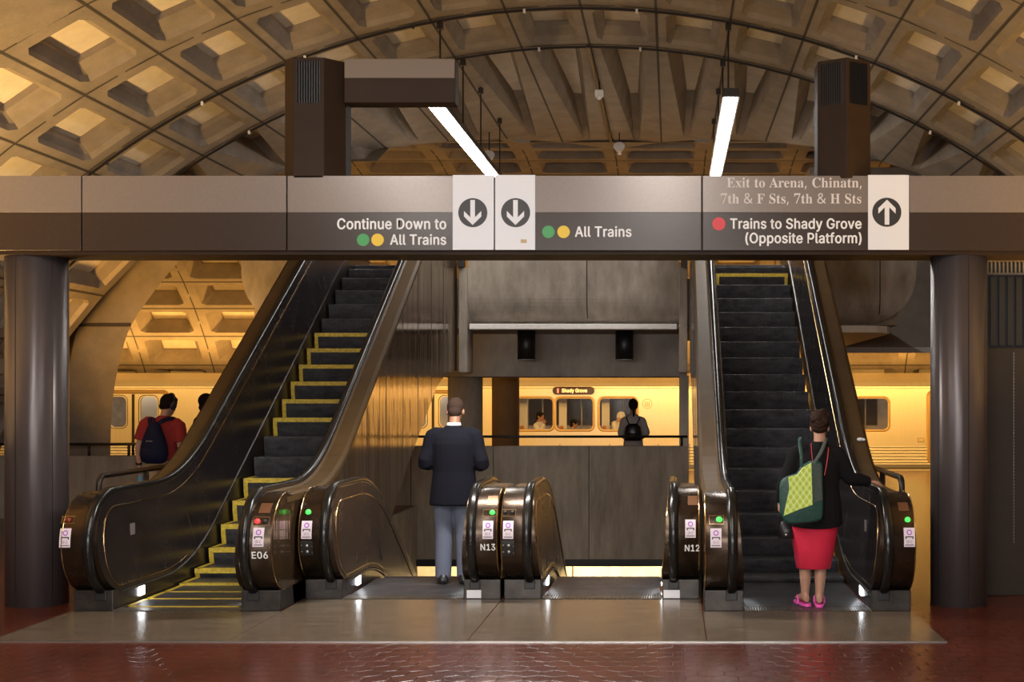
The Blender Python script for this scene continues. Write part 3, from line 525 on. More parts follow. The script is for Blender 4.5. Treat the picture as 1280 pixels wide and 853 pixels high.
# walls of the escalator well and the room below it
b = MB()
b.box(-5.2, WR + 0.02, WY1, WY1 + 0.22, -0.86, 0.91)
for xj in (-4.02, -2.75, -1.28):
    b.box(xj - 0.006, xj + 0.006, WY1 - 0.002, WY1, -0.86, 0.91, 1)
struct(b.build('wall_well', [M_WALLC, M_BLACK]))
b = MB(); b.box(-5.2, WR + 0.02, WY1 - 0.10, WY1 + 0.1, -0.93, -0.83)
struct(b.build('trim_2', M_BLACK, bevel=0.01))
b = MB()
b.box(-6.5, 3.0, 24.0, 24.2, -5.2, -0.2)
b.box(-1.90, -1.88, 23.985, 24.0, -5.2, -0.2, 1)
struct(b.build('wall_lower_level', [mat('lower_wall_concrete', (0.45, 0.38, 0.28), 0.8, var=0.25, vscale=2), M_BLACK]))
b = MB(); b.box(-6.5, 3.0, 11.0, 24.2, -5.3, -5.1)
struct(b.build('floor_lower_level', M_WALLC))
b = MB(); b.box(WL - 1.0, WL - 0.86, WY0 - 0.2, WY1, -5.2, -0.005); b.box(WR, WR + 0.15, WY0 - 0.2, WY1, -5.2, -0.005)
struct(b.build('wall_well_sides', M_WALLC))
b = MB(); b.box(-6.5, 3.0, WY1 + 0.22, 24.2, -0.3, -0.02)
struct(b.build('ceiling_lower_level', M_WALLC))

# ------------------------------------------------------------------ coffered vaults
XA, ZA, RV = -1.08, -3.26, 9.56
DTH = radians(5.34)
RY = [16.5 - 1.65 * k for k in range(0, 14)]   # ring lines of the near vault
YC = 23.6                                      # axis of the train vault


def vA(th, Y, r=RV):
    return Vector((XA + r * sin(th), Y, ZA + r * cos(th)))


def vB(th, X, r=RV):
    return Vector((X, YC + r * sin(th), ZA + r * cos(th)))


def cham(u0, u1, v0, v1, c):
    cu, cv = c * (u1 - u0), c * (v1 - v0)
    return [(u0 + cu, v0), (u1 - cu, v0), (u1, v0 + cv), (u1, v1 - cv), (u1 - cu, v1), (u0 + cu, v1), (u0, v1 - cv), (u0, v0 + cv)]


def coffer(mb, S, u0, u1, v0, v1, depth=0.13):
    """one coffer cell on surface S(u, v, r): flush frame, sloped sides, small back panel"""
    du, dv = u1 - u0, v1 - v0
    outer = [(u0, v0), (u0 + du / 2, v0), (u1, v0), (u1, v0 + dv / 2), (u1, v1), (u0 + du / 2, v1), (u0, v1), (u0, v0 + dv / 2)]
    # order the outer ring so it pairs with the chamfered ring
    cu, cv = 0.15 * du, 0.15 * dv
    outer = [(u0 + cu, v0), (u1 - cu, v0), (u1, v0 + cv), (u1, v1 - cv), (u1 - cu, v1), (u0 + cu, v1), (u0, v1 - cv), (u0, v0 + cv)]
    corners = [(u1, v0), (u1, v1), (u0, v1), (u0, v0)]
    A = cham(u0 + 0.13 * du, u1 - 0.13 * du, v0 + 0.12 * dv, v1 - 0.12 * dv, 0.09)
    A2 = cham(u0 + 0.155 * du, u1 - 0.155 * du, v0 + 0.14 * dv, v1 - 0.14 * dv, 0.09)
    B = cham(u0 + 0.25 * du, u1 - 0.25 * du, v0 + 0.25 * dv, v1 - 0.25 * dv, 0.03)
    pts = [S(u, v, RV) for u, v in outer] + [S(u, v, RV + 0.0) for u, v in A] + [S(u, v, RV + 0.06) for u, v in A2] + [S(u, v, RV + depth) for u, v in B] + [S(u, v, RV + depth + 0.07) for u, v in B] + [S(u, v, RV) for u, v in corners]
    fs = []
    for r in range(4):
        for k in range(8):
            fs.append((8 * r + k, 8 * r + (k + 1) % 8, 8 * (r + 1) + (k + 1) % 8, 8 * (r + 1) + k))
    fs.append(tuple(range(32, 40)))
    fs += [(1, 40, 2), (3, 41, 4), (5, 42, 6), (7, 43, 0)]
    mb.add(pts, fs, 0)
    mb.m[-5] = 2


def vfin(mb, S, u0, u1, v0, vn, v1):
    """tapered coffer of the crossing: wide at the ring, pointed towards the groin"""
    du = u1 - u0
    um = (u0 + u1) / 2
    L = v1(um) - v0
    def P(a, t, r):
        u = u0 + a * du
        return S(u, v0 + t * (v1(u) - v0), r)
    O = [(0, 0), (1, 0), (1, 1), (0, 1)]
    A = [(0.14, 0.015), (0.86, 0.015), (0.56, 0.93), (0.44, 0.93)]
    B = [(0.27, 0.02), (0.73, 0.02), (0.57, 0.62), (0.43, 0.62)]
    pts = [P(a, t, RV) for a, t in O] + [P(a, t, RV) for a, t in A] + [P(a, t, RV + 0.36) for a, t in B]
    fs = []
    for r in range(2):
        for k in range(4):
            fs.append((4 * r + k, 4 * r + (k + 1) % 4, 4 * r + 4 + (k + 1) % 4, 4 * r + 4 + k))
    fs.append((8, 9, 10, 11))
    mb.add(pts, fs, 0)
    mb.m[-1] = 2


b = MB()
SA = lambda u, v, r: vA(u, v, r)
NC = 13
for i in range(-NC, NC):
    u0, u1 = i * DTH, (i + 1) * DTH
    for k in range(0, 3):
        coffer(b, SA, u0, u1, RY[k + 1], RY[k])
    for k in range(4, 11):
        coffer(b, SA, u0, u1, RY[k + 1], RY[k])
    b.quad(vA(u0, RY[3]), vA(u1, RY[3]), vA(u1, RY[4]), vA(u0, RY[4]))       # plain arch band
    if i in range(-8, 8):
        g = lambda u: max(18.15, YC - RV * abs(sin(u)))
        vfin(b, SA, u0, u1, RY[0], None, g)
    else:
        coffer(b, SA, u0, u1, RY[0], RY[0] + 1.65)
    # joint grooves read as thin dark strips standing a little proud of the frames
    w = 0.0016
    b.grid([[vA(u0 - w, y, RV - 0.004) for y in (RY[11], RY[0], (max(18.15, YC - RV * abs(sin(u0))) if abs(u0) < 0.75 else 18.15))],
            [vA(u0 + w, y, RV - 0.004) for y in (RY[11], RY[0], (max(18.15, YC - RV * abs(sin(u0))) if abs(u0) < 0.75 else 18.15))]], 1)
for k in range(0, 12):
    for dw, wd in ((0, 0.014),):
        b.grid([[vA(j * DTH / 2, RY[k] - wd, RV - 0.004) for j in range(-2 * NC, 2 * NC + 1)],
                [vA(j * DTH / 2, RY[k] + wd, RV - 0.004) for j in range(-2 * NC, 2 * NC + 1)]], 1)
struct(b.build('ceiling', [M_VAULT, M_VJOINT, M_VPAN]))

# cable run clipped along the arch at the crossing and the arch before it
for k in (0, 1):
    b = MB()
    b.tube([vA(radians(a), RY[k] + 0.03, RV - 0.03) for a in range(-48, 49, 2)], 0.016, 6)
    for a in range(-44, 45, 8):
        p = vA(radians(a), RY[k] + 0.03, RV - 0.05)
        b.box(p.x - 0.014, p.x + 0.014, p.y - 0.02, p.y + 0.02, p.z - 0.014, p.z + 0.03, 1 if a % 3 else 0)
    tag(b.build('cable_conduit', [M_DARK, M_LEDGE]), ('dark cable run clipped along the arch where the tapered coffers begin' if k == 0 else 'dark cable run along the second arch, one row of coffers nearer'),
        'cable', 'cable runs on the vault')
b = MB()
b.tube([vA(-0.002, 16.5, RV - 0.03), vA(-0.002, 18.4, RV - 0.03), vA(-0.002, 22.8, RV - 0.03)], 0.025, 6)
tag(b.build('ceiling_conduit', M_DARK), 'dark straight conduit along the crown of the vault above the centre sign', 'conduit')

# vault over the tracks, axis across the view
b = MB()
SB = lambda u, v, r: vB(u, v, r)
nx0, nx1 = -13, 9
for i in range(0, 11):
    u0, u1 = i * DTH, (i + 1) * DTH
    for j in range(nx0, nx1):
        coffer(b, SB, u0, u1, XA + j * 1.72, XA + (j + 1) * 1.72, depth=0.34)
    b.grid([[vB(u1 - 0.0016, XA + j * 1.72, RV - 0.004) for j in range(nx0, nx1 + 1)], [vB(u1 + 0.0016, XA + j * 1.72, RV - 0.004) for j in range(nx0, nx1 + 1)]], 1)
for j in range(nx0, nx1 + 1):
    b.grid([[vB(t * DTH / 2, XA + j * 1.72 - 0.014, RV - 0.004) for t in range(0, 23)], [vB(t * DTH / 2, XA + j * 1.72 + 0.014, RV - 0.004) for t in range(0, 23)]], 1)
for i in range(11, 18):
    b.quad(vB(i * DTH, XA + nx0 * 1.72), vB(i * DTH, XA + nx1 * 1.72), vB((i + 1) * DTH, XA + nx1 * 1.72), vB((i + 1) * DTH, XA + nx0 * 1.72))
# near half, only outside the near vault
for i in range(-14, 0):
    u0, u1 = i * DTH, (i + 1) * DTH
    lim = RV * abs(sin((u0 + u1) / 2))
    for j in range(nx0, nx1):
        xm = (j + 0.5) * 1.72
        if abs(xm) > max(lim + 0.4, 0.0):
            coffer(b, SB, u0, u1, XA + j * 1.72, XA + (j + 1) * 1.72, depth=0.34)
struct(b.build('ceiling_track_vault', [M_VAULT, M_VJOINT, M_VPAN]))

# broad plain arch rib on the left where the near vault meets the track vault
inner = [(262, 290), (230, 320), (200, 355), (165, 405), (150, 450), (141, 500), (138, 560), (138, 640)]
outer = [(165, 290), (148, 320), (118, 370), (99, 405), (88, 450), (80, 500), (76, 560), (74, 640)]
def smooth_line(P, n=4):
    out = []
    for i in range(len(P) - 1):
        p = [P[max(0, i - 1)], P[i], P[i + 1], P[min(len(P) - 1, i + 2)]]
        for k in range(n):
            t = k / n
            out.append(tuple(0.5 * (2 * b_ + (c_ - a_) * t + (2 * a_ - 5 * b_ + 4 * c_ - d_) * t * t + (3 * b_ - a_ - 3 * c_ + d_) * t ** 3) for a_, b_, c_, d_ in zip(*p)))
    return out + [P[-1]]


b = MB()
rows = []
for (a, c) in zip(smooth_line(inner), smooth_line(outer)):
    P = [at(a[0], a[1], 19.3), at(c[0], c[1], 19.3), at(c[0] - 12, c[1], 20.2), at(a[0] - 6, a[1], 20.2)]
    for p in P: p.z = max(p.z, 0.0) if p.z < 0.05 else p.z
    rows.append(P)
b.loft(rows)
b.box(*sorted((at(86, 404, 19.2).x, at(160, 404, 19.2).x)), 19.27, 19.3, at(0, 408, 19.2).z, at(0, 404, 19.2).z, 1)
struct(b.build('ceiling_arch_rib', [M_VAULT, M_VJOINT]))

# end walls, unseen sides
b = MB(); b.box(-16.2, -16, -7, 29, -0.2, 4); struct(b.build('wall_left', M_WALLC))
b = MB(); b.box(12, 12.2, -7, 29, -0.2, 4); struct(b.build('wall_right', M_WALLC))
b = MB(); b.box(-16, 12, -7.2, -7, -0.2, 6.6); struct(b.build('wall_back', M_WALLC))
b = MB(); b.box(-24, 16, 28.66, 28.8, -1.4, 0.0); struct(b.build('wall_platform_face', M_WALLC))
b = MB(); b.box(-24, 16, 28.6, 33.5, -1.5, -1.4); struct(b.build('floor_trackbed', M_WALLC))

# ------------------------------------------------------------------ mezzanine
def bulk_seg(name, x0, x1, ztop, zbot, y0, y1, rl=0.0, rr=0.0, rb=0.42, seams=()):
    """concrete parapet box with a rounded lower front edge; rl / rr round its lower outer corners"""
    b = MB()
    n = 8
    prof = [(y0, ztop)] + [(y0 + rb * (1 - cos(a * pi / 2 / n)), zbot + rb * (1 - sin(a * pi / 2 / n))) for a in range(n + 1)] + [(y1, zbot), (y1, ztop)]
    def xs(z, side, r, x):
        if r <= 0 or z > zbot + r: return x
        d = r - sqrt(max(0, r * r - (zbot + r - z) ** 2))
        return x + d * side
    zs = [ztop] + [zbot + 1.0 * k / 14 for k in range(14, -1, -1)]
    # rebuild the front as rows over z, with the corner inset
    rows = []
    def yfront(z):
        if z > zbot + rb: return y0
        return y0 + rb - sqrt(max(0, rb * rb - (zbot + rb - z) ** 2))
    zs = [ztop] + [zbot + max(rb, rl, rr) * (1 - sin(pi / 2 * k / 12)) for k in range(0, 13)]
    for z in zs:
        rows.append([Vector((xs(z, 1, rl, x0), y1, z)), Vector((xs(z, 1, rl, x0), yfront(z), z)), Vector((xs(z, -1, rr, x1), yfront(z), z)), Vector((xs(z, -1, rr, x1), y1, z))])
    b.loft(rows)
    for s in seams:
        b.grid([[Vector((s - 0.008, yfront(z) - 0.003, z)) for z in zs[:9]], [Vector((s + 0.008, yfront(z) - 0.003, z)) for z in zs[:9]]], 1)
    return struct(b.build(name, [M_BULK, M_BLACK]))


bulk_seg('wall_mezzanine_left', -6.17, -4.72, 4.7, 2.70, 18.05, 19.6, rl=0.75)
bulk_seg('wall_mezzanine_centre', -2.92, 0.10, 4.7, 2.72, 18.05, 19.6, seams=(-1.22,))
bulk_seg('wall_mezzanine_right', 1.90, 3.50, 4.7, 2.70, 18.05, 19.6, rr=0.75, seams=(2.98,))
b = MB(); b.box(-6.1, 3.3, 18.4, 23.8, 2.72, 3.40); struct(b.build('floor_mezzanine', M_CONC))
# jambs at both ends of the centre bulkhead
b = MB()
b.box(-3.04, -2.92, 17.95, 18.5, 2.02, 3.52)
b.box(0.10, 0.22, 17.95, 18.5, 2.02, 3.52)
struct(b.build('trim_3', M_BULK, bevel=0.01))
b = MB()
b.box(-3.05, -2.95, 17.9, 18.0, 3.52, 3.95); b.box(0.13, 0.22, 17.9, 18.0, 3.52, 3.95)
struct(b.build('trim_4', M_BLACK))
# pale ledge under the centre bulkhead
b = MB(); b.box(-2.90, 0.07, 18.02, 18.30, 2.64, 2.72)
struct(b.build('trim_5', M_LEDGE, bevel=0.008))
# beam behind the ledge
b = MB(); b.box(-3.66, 0.24, 19.9, 20.9, 1.985, 2.72); b.box(-3.66, 0.24, 18.3, 19.9, 2.66, 2.719)
struct(b.build('beam_under_mezzanine', M_CONC2, bevel=0.02))
b = MB(); b.box(0.12, 0.26, 19.5, 20.9, 0.0, 2.0)
struct(b.build('trim_6', M_CONC2))
# right: pale edge of the slab, and the deep fascia behind it
b = MB()
pts = [(1.95, 18.1), (2.7, 18.1), (2.95, 18.16), (3.12, 18.3), (3.2, 18.5), (3.2, 23.7), (1.95, 23.7)]
b.prism(pts, 2, 2.60, 2.70)
struct(b.build('trim_7', M_LEDGE))
b = MB(); b.box(2.6, 9.0, 23.8, 24.6, 2.55, 6.0); b.box(2.6, 9.0, 23.74, 24.0, 2.50, 2.60, 1)
struct(b.build('wall_mezzanine_far', [mat('grey_fascia', (0.36, 0.31, 0.26), 0.8, var=0.15, vscale=3), M_LEDGE]))

# ------------------------------------------------------------------ columns
def round_column(name, x, y, r, z1, m, label, group, seams=()):
    b = MB(); b.cyl((x, y, 0), r, z1, 2, 40)
    o = b.build(name, m, smooth=False, origin=(x, y, 0))
    for p in o.data.polygons: p.use_smooth = len(p.vertices) == 4
    tag(o, label, 'column', group, 'thing')
    for i, a in enumerate(seams):
        s = MB(); s.box(-0.0035, 0.0035, -r - 0.0015, -r + 0.004, 0.01, z1)
        so = s.build('seam', M_BLACK, o); so.rotation_euler = (0, 0, a)
    return o


round_column('bronze_column', -5.18, 10.28, 0.237, 2.835, M_COL, 'round dark bronze column holding up the left end of the sign beam', 'bronze columns', (-0.25, 0.95, -1.0))
round_column('bronze_column', 2.335, 10.26, 0.228, 2.835, M_COL, 'round dark bronze column holding up the sign beam beside the red skirted woman', 'bronze columns', (0.12, 1.1, -1.0))
round_column('concrete_column', at(581, 0, 20.4).x, 20.45, 0.28, 1.985, M_CONC2, 'thick grey concrete column right behind the man in the dark coat', 'concrete columns')
round_column('concrete_column', at(632, 0, 24.5).x, 24.5, 0.265, 2.9, M_CONC3, 'brown concrete column second from the man in the dark coat, farther off', 'concrete columns')

# downlights under the ledge
for i, px in enumerate((658, 780.5)):
    t = empty('downlight', at(px, 0, 18.75) * Vector((1, 1, 0)) + Vector((0, 0, 2.66)))
    tag(t, ('black cylinder downlight under the ledge, nearer the concrete columns' if i == 0 else 'black cylinder downlight under the ledge, above the far woman with backpack'), 'light', 'cylinder downlights')
    b = MB(); b.cyl((0, 0, -0.43), 0.133, 0.43, 2, 28); o = b.build('housing', M_BLACK, t)
    for p in o.data.polygons: p.use_smooth = len(p.vertices) == 4
    b = MB(); b.cyl((0, 0, -0.436), 0.115, 0.006, 2, 28); b.build('lens', M_LEDGE, t)

# ------------------------------------------------------------------ sign beam across the columns
YS = 10.0
beam = empty('sign_beam', (-1.41, YS + 0.25, 2.84))
tag(beam, 'long taupe and brown overhead sign beam across both bronze columns', 'sign')
def local(o, root):
    """parent without moving"""
    o.parent = root
    o.matrix_parent_inverse = Matrix.LocRotScale(root.location, root.rotation_euler, None).inverted()
    return o


zt, zm, zb = 3.441, 3.150, 2.848
b = MB(); b.box(-7.6, 5.2, YS + 0.03, YS + 0.47, zb - 0.03, zt - 0.005)
local(b.build('beam_core', M_PYL), beam)
edges = [-7.6, at(-158, 0, YS).x, at(102, 0, YS).x, at(358.5, 0, YS).x, at(618, 0, YS).x, at(877.5, 0, YS).x, at(1136.5, 0, YS).x, 5.2]
panels = []
for i in range(7):
    x0, x1 = edges[i] + 0.006, edges[i + 1] - 0.006
    b = MB()
    b.box(x0, x1, YS, YS + 0.05, zm, zt, 0)
    b.box(x0, x1, YS, YS + 0.05, zb, zm, 1)
    panels.append(local(b.build('sign_panel', [M_SIGNU, M_SIGNL], bevel=0.002), beam))


def sub(o, parent):
    o.parent = parent
    return o


def arrow_plate(px0, px1, cx, cy, up, panel, sticker=False):
    b = MB()
    p0, p1 = at(px0, 312.5, YS), at(px1, 219.0, YS)
    b.box(p0.x, p1.x, YS - 0.006, YS + 0.02, p0.z, p1.z, 0)
    c = [at(cx + 18.2 * cos(a * pi / 24), cy + 18.2 * sin(a * pi / 24), YS - 0.0075) for a in range(48)]
    for p in c: p.y = YS - 0.0075
    b.poly(c, 1)
    s = 1 if up else -1
    pts = [(-10.8, -2), (-10.8, 5), (0, 15.6), (10.8, 5), (10.8, -2), (2.9, 6), (2.9, -15.7), (-2.9, -15.7), (-2.9, 6)]
    q = [at(cx + x * 1.0, cy - y * s, YS) for x, y in pts]
    for p in q: p.y = YS - 0.009
    k = len(b.v)
    b.add(q, [(0, 1, 2, 8), (2, 3, 4, 5), (2, 5, 8), (8, 5, 6, 7)], 0)
    if sticker:
        a0, a1 = at(651, 304, YS), at(658.5, 299.5, YS)
        b.box(a0.x, a1.x, YS - 0.0072, YS - 0.006, a0.z, a1.z, 2)
    o = sub(b.build('arrow_plate', [M_WHITE, mat('arrow_disc_brown', (0.022, 0.016, 0.012), 0.45), mat('tan_sticker', (0.55, 0.40, 0.22), 0.6)]), panel)
    o['label'] = 'white plate with a dark disc and an arrow pointing ' + ('up' if up else 'down')


arrow_plate(566, 617.3, 591, 266, False, panels[3])
arrow_plate(619, 669, 644.5, 266, False, panels[4], True)
arrow_plate(1085, 1136, 1108.5, 265.5, True, panels[5])
LY = YS - 0.0025


def lettering(body, font, bold, px0, px1, top, base, panel, m):
    b = MB(); text_px(b, body, font, bold, px0, px1, top, base, YS)
    sub(b.build('lettering', m), panel)


def bullet(cx, cy, r, m, panel):
    b = MB()
    pts = [at(cx + r * cos(a * pi / 18), cy + r * sin(a * pi / 18), YS) for a in range(36)]
    b.prism([(p.x, p.z) for p in pts], 1, YS - 0.003, YS + 0.002)
    sub(b.build('line_bullet', m), panel)


lettering('Continue Down to', 'sans', 0.022, 422, 557.5, 273.5, 286.5, panels[3], M_TXT)
lettering('All Trains', 'sans', 0.022, 488, 557.5, 293.5, 306, panels[3], M_TXT)
bullet(454, 300, 7.8, M_GREEN, panels[3]); bullet(472, 300, 7.8, M_YBUL, panels[3])
lettering('All Trains', 'sans', 0.022, 719, 789, 283.5, 296, panels[4], M_TXT)
bullet(685.5, 290, 7.8, M_GREEN, panels[4]); bullet(704.5, 290, 7.8, M_YBUL, panels[4])
lettering('Exit to Arena, Chinatn,', 'serif', -0.003, 908.5, 1077, 222.5, 234.5, panels[5], M_SERIF)
lettering('7th & F Sts, 7th & H Sts', 'serif', -0.003, 901, 1076.5, 242.5, 254.5, panels[5], M_SERIF)
lettering('Trains to Shady Grove', 'sans', 0.022, 913, 1076.5, 273.5, 286, panels[5], M_TXT)
lettering('(Opposite Platform)', 'sans', 0.022, 932, 1076.5, 291.5, 304, panels[5], M_TXT)
bullet(898.5, 280, 8.2, M_RED, panels[5])

# ------------------------------------------------------------------ ventilation pylons standing on the beam
def pylon(pxs, top, Y, label, louvre, mids=None):
    """six-sided bronze shaft; pxs = left, ridge and right pixel columns"""
    xl, xr = at(pxs[0], 0, Y).x, at(pxs[2], 0, Y).x
    xm = at(pxs[1], 0, Y).x
    t = empty('air_pylon', ((xl + xr) / 2, Y + 0.1, zt))
    tag(t, label, 'pylon', 'air pylons')
    z1 = EYE - (top - VY) * (Y - 0.0) / FPX
    cx, cy = (xl + xr) / 2, Y + 0.12
    w2 = (xr - xl) / 2
    pts = [(xl, cy - 0.12), (xm, cy - 0.25), (xr, cy - 0.12), (xr, cy + 0.12), (xm, cy + 0.25), (xl, cy + 0.12)]
    if mids:
        m0, m1 = at(mids[0], 0, Y).x, at(mids[1], 0, Y).x
        pts = [(xl, cy - 0.10), (m0, cy - 0.22), (m1, cy - 0.22), (xr, cy - 0.08), (xr, cy + 0.1), (m1, cy + 0.24), (m0, cy + 0.24), (xl, cy + 0.1)]
    pts = [(x - cx, y - Y - 0.1) for x, y in pts]
    b = MB(); b.prism(pts, 2, -0.02, z1 - zt)
    b.build('shaft', M_PYL, t, bevel=0.006)
    # louvre blades near the top of the two front faces
    h = z1 - zt
    for (a, c) in louvre:
        p, q = Vector((*pts[a], 0)), Vector((*pts[c], 0))
        n = Vector((q - p).cross(Vector((0, 0, 1)))).normalized()
        if n.y > 0: n = -n
        b = MB()
        L = (q - p).length
        d = (q - p).normalized()
        zlo, zhi = h - 0.36, h - 0.03
        s, e = p + d * 0.03 + n * 0.002, q - d * 0.03 + n * 0.002
        b.quad(s + Vector((0, 0, zlo)), e + Vector((0, 0, zlo)), e + Vector((0, 0, zhi)), s + Vector((0, 0, zhi)), 0)
        k = max(6, int(L / 0.025))
        for i in range(k):
            c0 = p + d * (0.03 + (L - 0.06) * (i + 0.5) / k)
            u = c0 + n * 0.014 - d * 0.004
            v = c0 + n * 0.003 + d * 0.004
            b.add([c0 - d * 0.003 + Vector((0, 0, zlo)), u + Vector((0, 0, zlo)), v + Vector((0, 0, zlo)), c0 - d * 0.003 + Vector((0, 0, zhi)), u + Vector((0, 0, zhi)), v + Vector((0, 0, zhi))],
                  [(0, 1, 4, 3), (1, 2, 5, 4), (0, 2, 1), (3, 4, 5)], 1)
        b.build('louvre', [M_BLACK, M_DARK], t)
    return t


pylon((355, 386, 430.5), 76, 10.1, 'dark bronze air pylon on the beam holding up the two tone box sign', [(1, 2)], (371, 409))
pylon((1022, 1056, 1088), 77, 10.1, 'dark bronze air pylon with louvred top standing free above the up arrow', [(0, 1), (1, 2)])

# box sign carried out sideways by the left pylon
hs = empty('box_sign', at(500, 100, 10.05))
tag(hs, 'blank beige and brown box sign fixed to the left pylon', 'sign')
p0, p1 = at(430.5, 128, 10.05), at(568, 73.5, 10.05)
pm = at(0, 97.5, 10.05).z
b = MB(); b.box(p0.x, p1.x, 10.05, 10.07, pm, p1.z, 0); b.box(p0.x, p1.x, 10.05, 10.07, p0.z, pm, 1)
local(b.build('sign_face', [mat('beige_sign_band', (0.17, 0.12, 0.078), 0.5), M_PYL], bevel=0.002), hs)
b = MB(); b.box(p0.x, p1.x + 0.004, 10.072, 10.22, p0.z - 0.004, p1.z + 0.004)
local(b.build('housing', M_PYL, bevel=0.004), hs)

# ------------------------------------------------------------------ hanging fluorescent fixtures
def fixture(x, y0, y1, z, label, rods):
    t = empty('fluorescent_fixture', (x, y0, z))
    tag(t, label, 'light', 'hanging fluorescent fixtures')
    b = MB(); b.prism([(-0.10, 0.0), (-0.085, 0.10), (0.085, 0.10), (0.10, 0.0)], 1, -0.02, y1 - y0 + 0.02); b.build('housing', M_DARK, t)
    b = MB(); b.box(-0.075, 0.075, 0, y1 - y0, -0.035, 0.001); b.build('diffuser', M_TUBE, t, bevel=0.01)
    k = 0.9
    while k < y1 - y0:
        b = MB(); b.box(-0.078, 0.078, k - 0.008, k + 0.008, -0.038, -0.03); b.build('joint_clip', M_LEDGE, t); k += 1.2
    for yr in rods:
        ztop = ZA + sqrt(RV ** 2 - (x - XA) ** 2)
        r = MB(); r.tube([(0, yr - y0, 0.08), (0, yr - y0, ztop - z)], 0.011, 6)
        r.box(-0.035, 0.035, yr - y0 - 0.035, yr - y0 + 0.035, ztop - z - 0.10, ztop - z - 0.02)
        r.build('hanger_rod', M_DARK, t)


fixture(-2.76, 14.3, 22.0, 5.08, 'white fluorescent fixture hanging behind the box sign', (15.0, 16.65, 18.2, 20.2))
fixture(0.67, 14.3, 22.0, 5.08, 'white fluorescent fixture hanging beside the pylon without a box sign', (15.0, 16.65, 18.2, 20.2))

# small devices on the vault
def device(name, px, py, Y, label, cat, kind):
    p = at(px, py, Y)
    ztop = ZA + sqrt(RV ** 2 - (p.x - XA) ** 2)
    t = empty(name, p); tag(t, label, cat)
    if kind == 'box':
        b = MB(); b.box(-0.06, 0.06, -0.05, 0.08, -0.03, 0.06); b.blob((0, -0.02, -0.04), (0.045, 0.045, 0.045), 0)
        b.build('body', M_LEDGE, t, bevel=0.008)
    else:
        b = MB(); b.cyl((0, -0.02, 0), 0.10, 0.13, 1, 20, 0, 0.04); b.box(-0.03, 0.03, 0.1, 0.16, -0.05, 0.05)
        o = b.build('horn', M_LEDGE, t)
        o.rotation_euler = (radians(-25), 0, 0)
    b = MB(); b.tube([(0, 0.06, 0.03), (0, 0.06, ztop - p.z)], 0.012, 6); b.build('stem', M_DARK, t)


device('ceiling_camera', 749, 118, 18.4, 'small pale camera box on the crown of the vault', 'camera', 'box')
device('horn_speaker', 774, 184, 22.0, 'small pale horn speaker near the groin above the centre sign', 'speaker', 'horn')
device('horn_speaker', 611, 195, 21.0, 'small pale horn speaker close beside the left fluorescent fixture', 'speaker', 'horn')

# ------------------------------------------------------------------ right hand service cabinet
cab = empty('service_cabinet', (3.4, 10.9, 0))
tag(cab, 'tall dark brown cabinet with black louvres on top, behind the column at the edge', 'cabinet')
b = MB(); b.box(2.60, 4.6, 10.66, 11.3, 0.0, 2.10); local(b.build('body', mat('cabinet_brown', (0.030, 0.021, 0.015), 0.5, 0.3, var=0.15, vscale=10), bevel=0.006), cab)
b = MB(); b.box(2.68, 4.6, 10.70, 11.2, 2.10, 2.72)
x = 2.70
while x < 4.6:
    b.box(x, x + 0.05, 10.675, 10.70, 2.12, 2.70); x += 0.072
local(b.build('louvre', M_BLACK), cab)
b = MB(); b.box(2.6, 4.6, 10.72, 11.3, 2.72, 3.1)
x = 2.66
while x < 4.4:
    b.box(x, x + 0.018, 10.715, 10.72, 2.74, 2.83, 1); x += 0.034
local(b.build('grille', [M_CONC, M_BLACK]), cab)
b = MB()
for k in range(60):
    zc = 2.05 - k * 0.027
    b.blob((at(1267.5, 0, 10.64).x, 10.645, zc), (0.006, 0.006, 0.013), 0, 6, 4)
local(b.build('chain', M_STEEL), cab)

# small bright lamp on the mezzanine, seen over the top of the left escalator
sl = empty('spot_lamp', at(456, 325, 20.2)); tag(sl, 'small bright white lamp over the top end of the yellow edged escalator', 'light')
b = MB(); b.tube([(0, 0, 0.0), (0, 0.16, 0.03)], [0.05, 0.035], 12); b.tube([(0, 0.14, 0.03), (0, 0.14, -0.35)], 0.015, 8); b.build('housing', M_DARK, sl)
b = MB(); b.blob((0, -0.012, 0), (0.043, 0.02, 0.043)); b.build('lens', M_LAMP, sl)
# ================================================================== ESCALATORS
SL = 0.63                                     # slope of the escalators
PITCH = 0.376                                 # step pitch along the path
HR = 0.92                                     # handrail height over the step noses


def ramp(t, w=0.6):
    return 0.0 if t < -w else (t if t > w else (t + w) ** 2 / (4 * w))


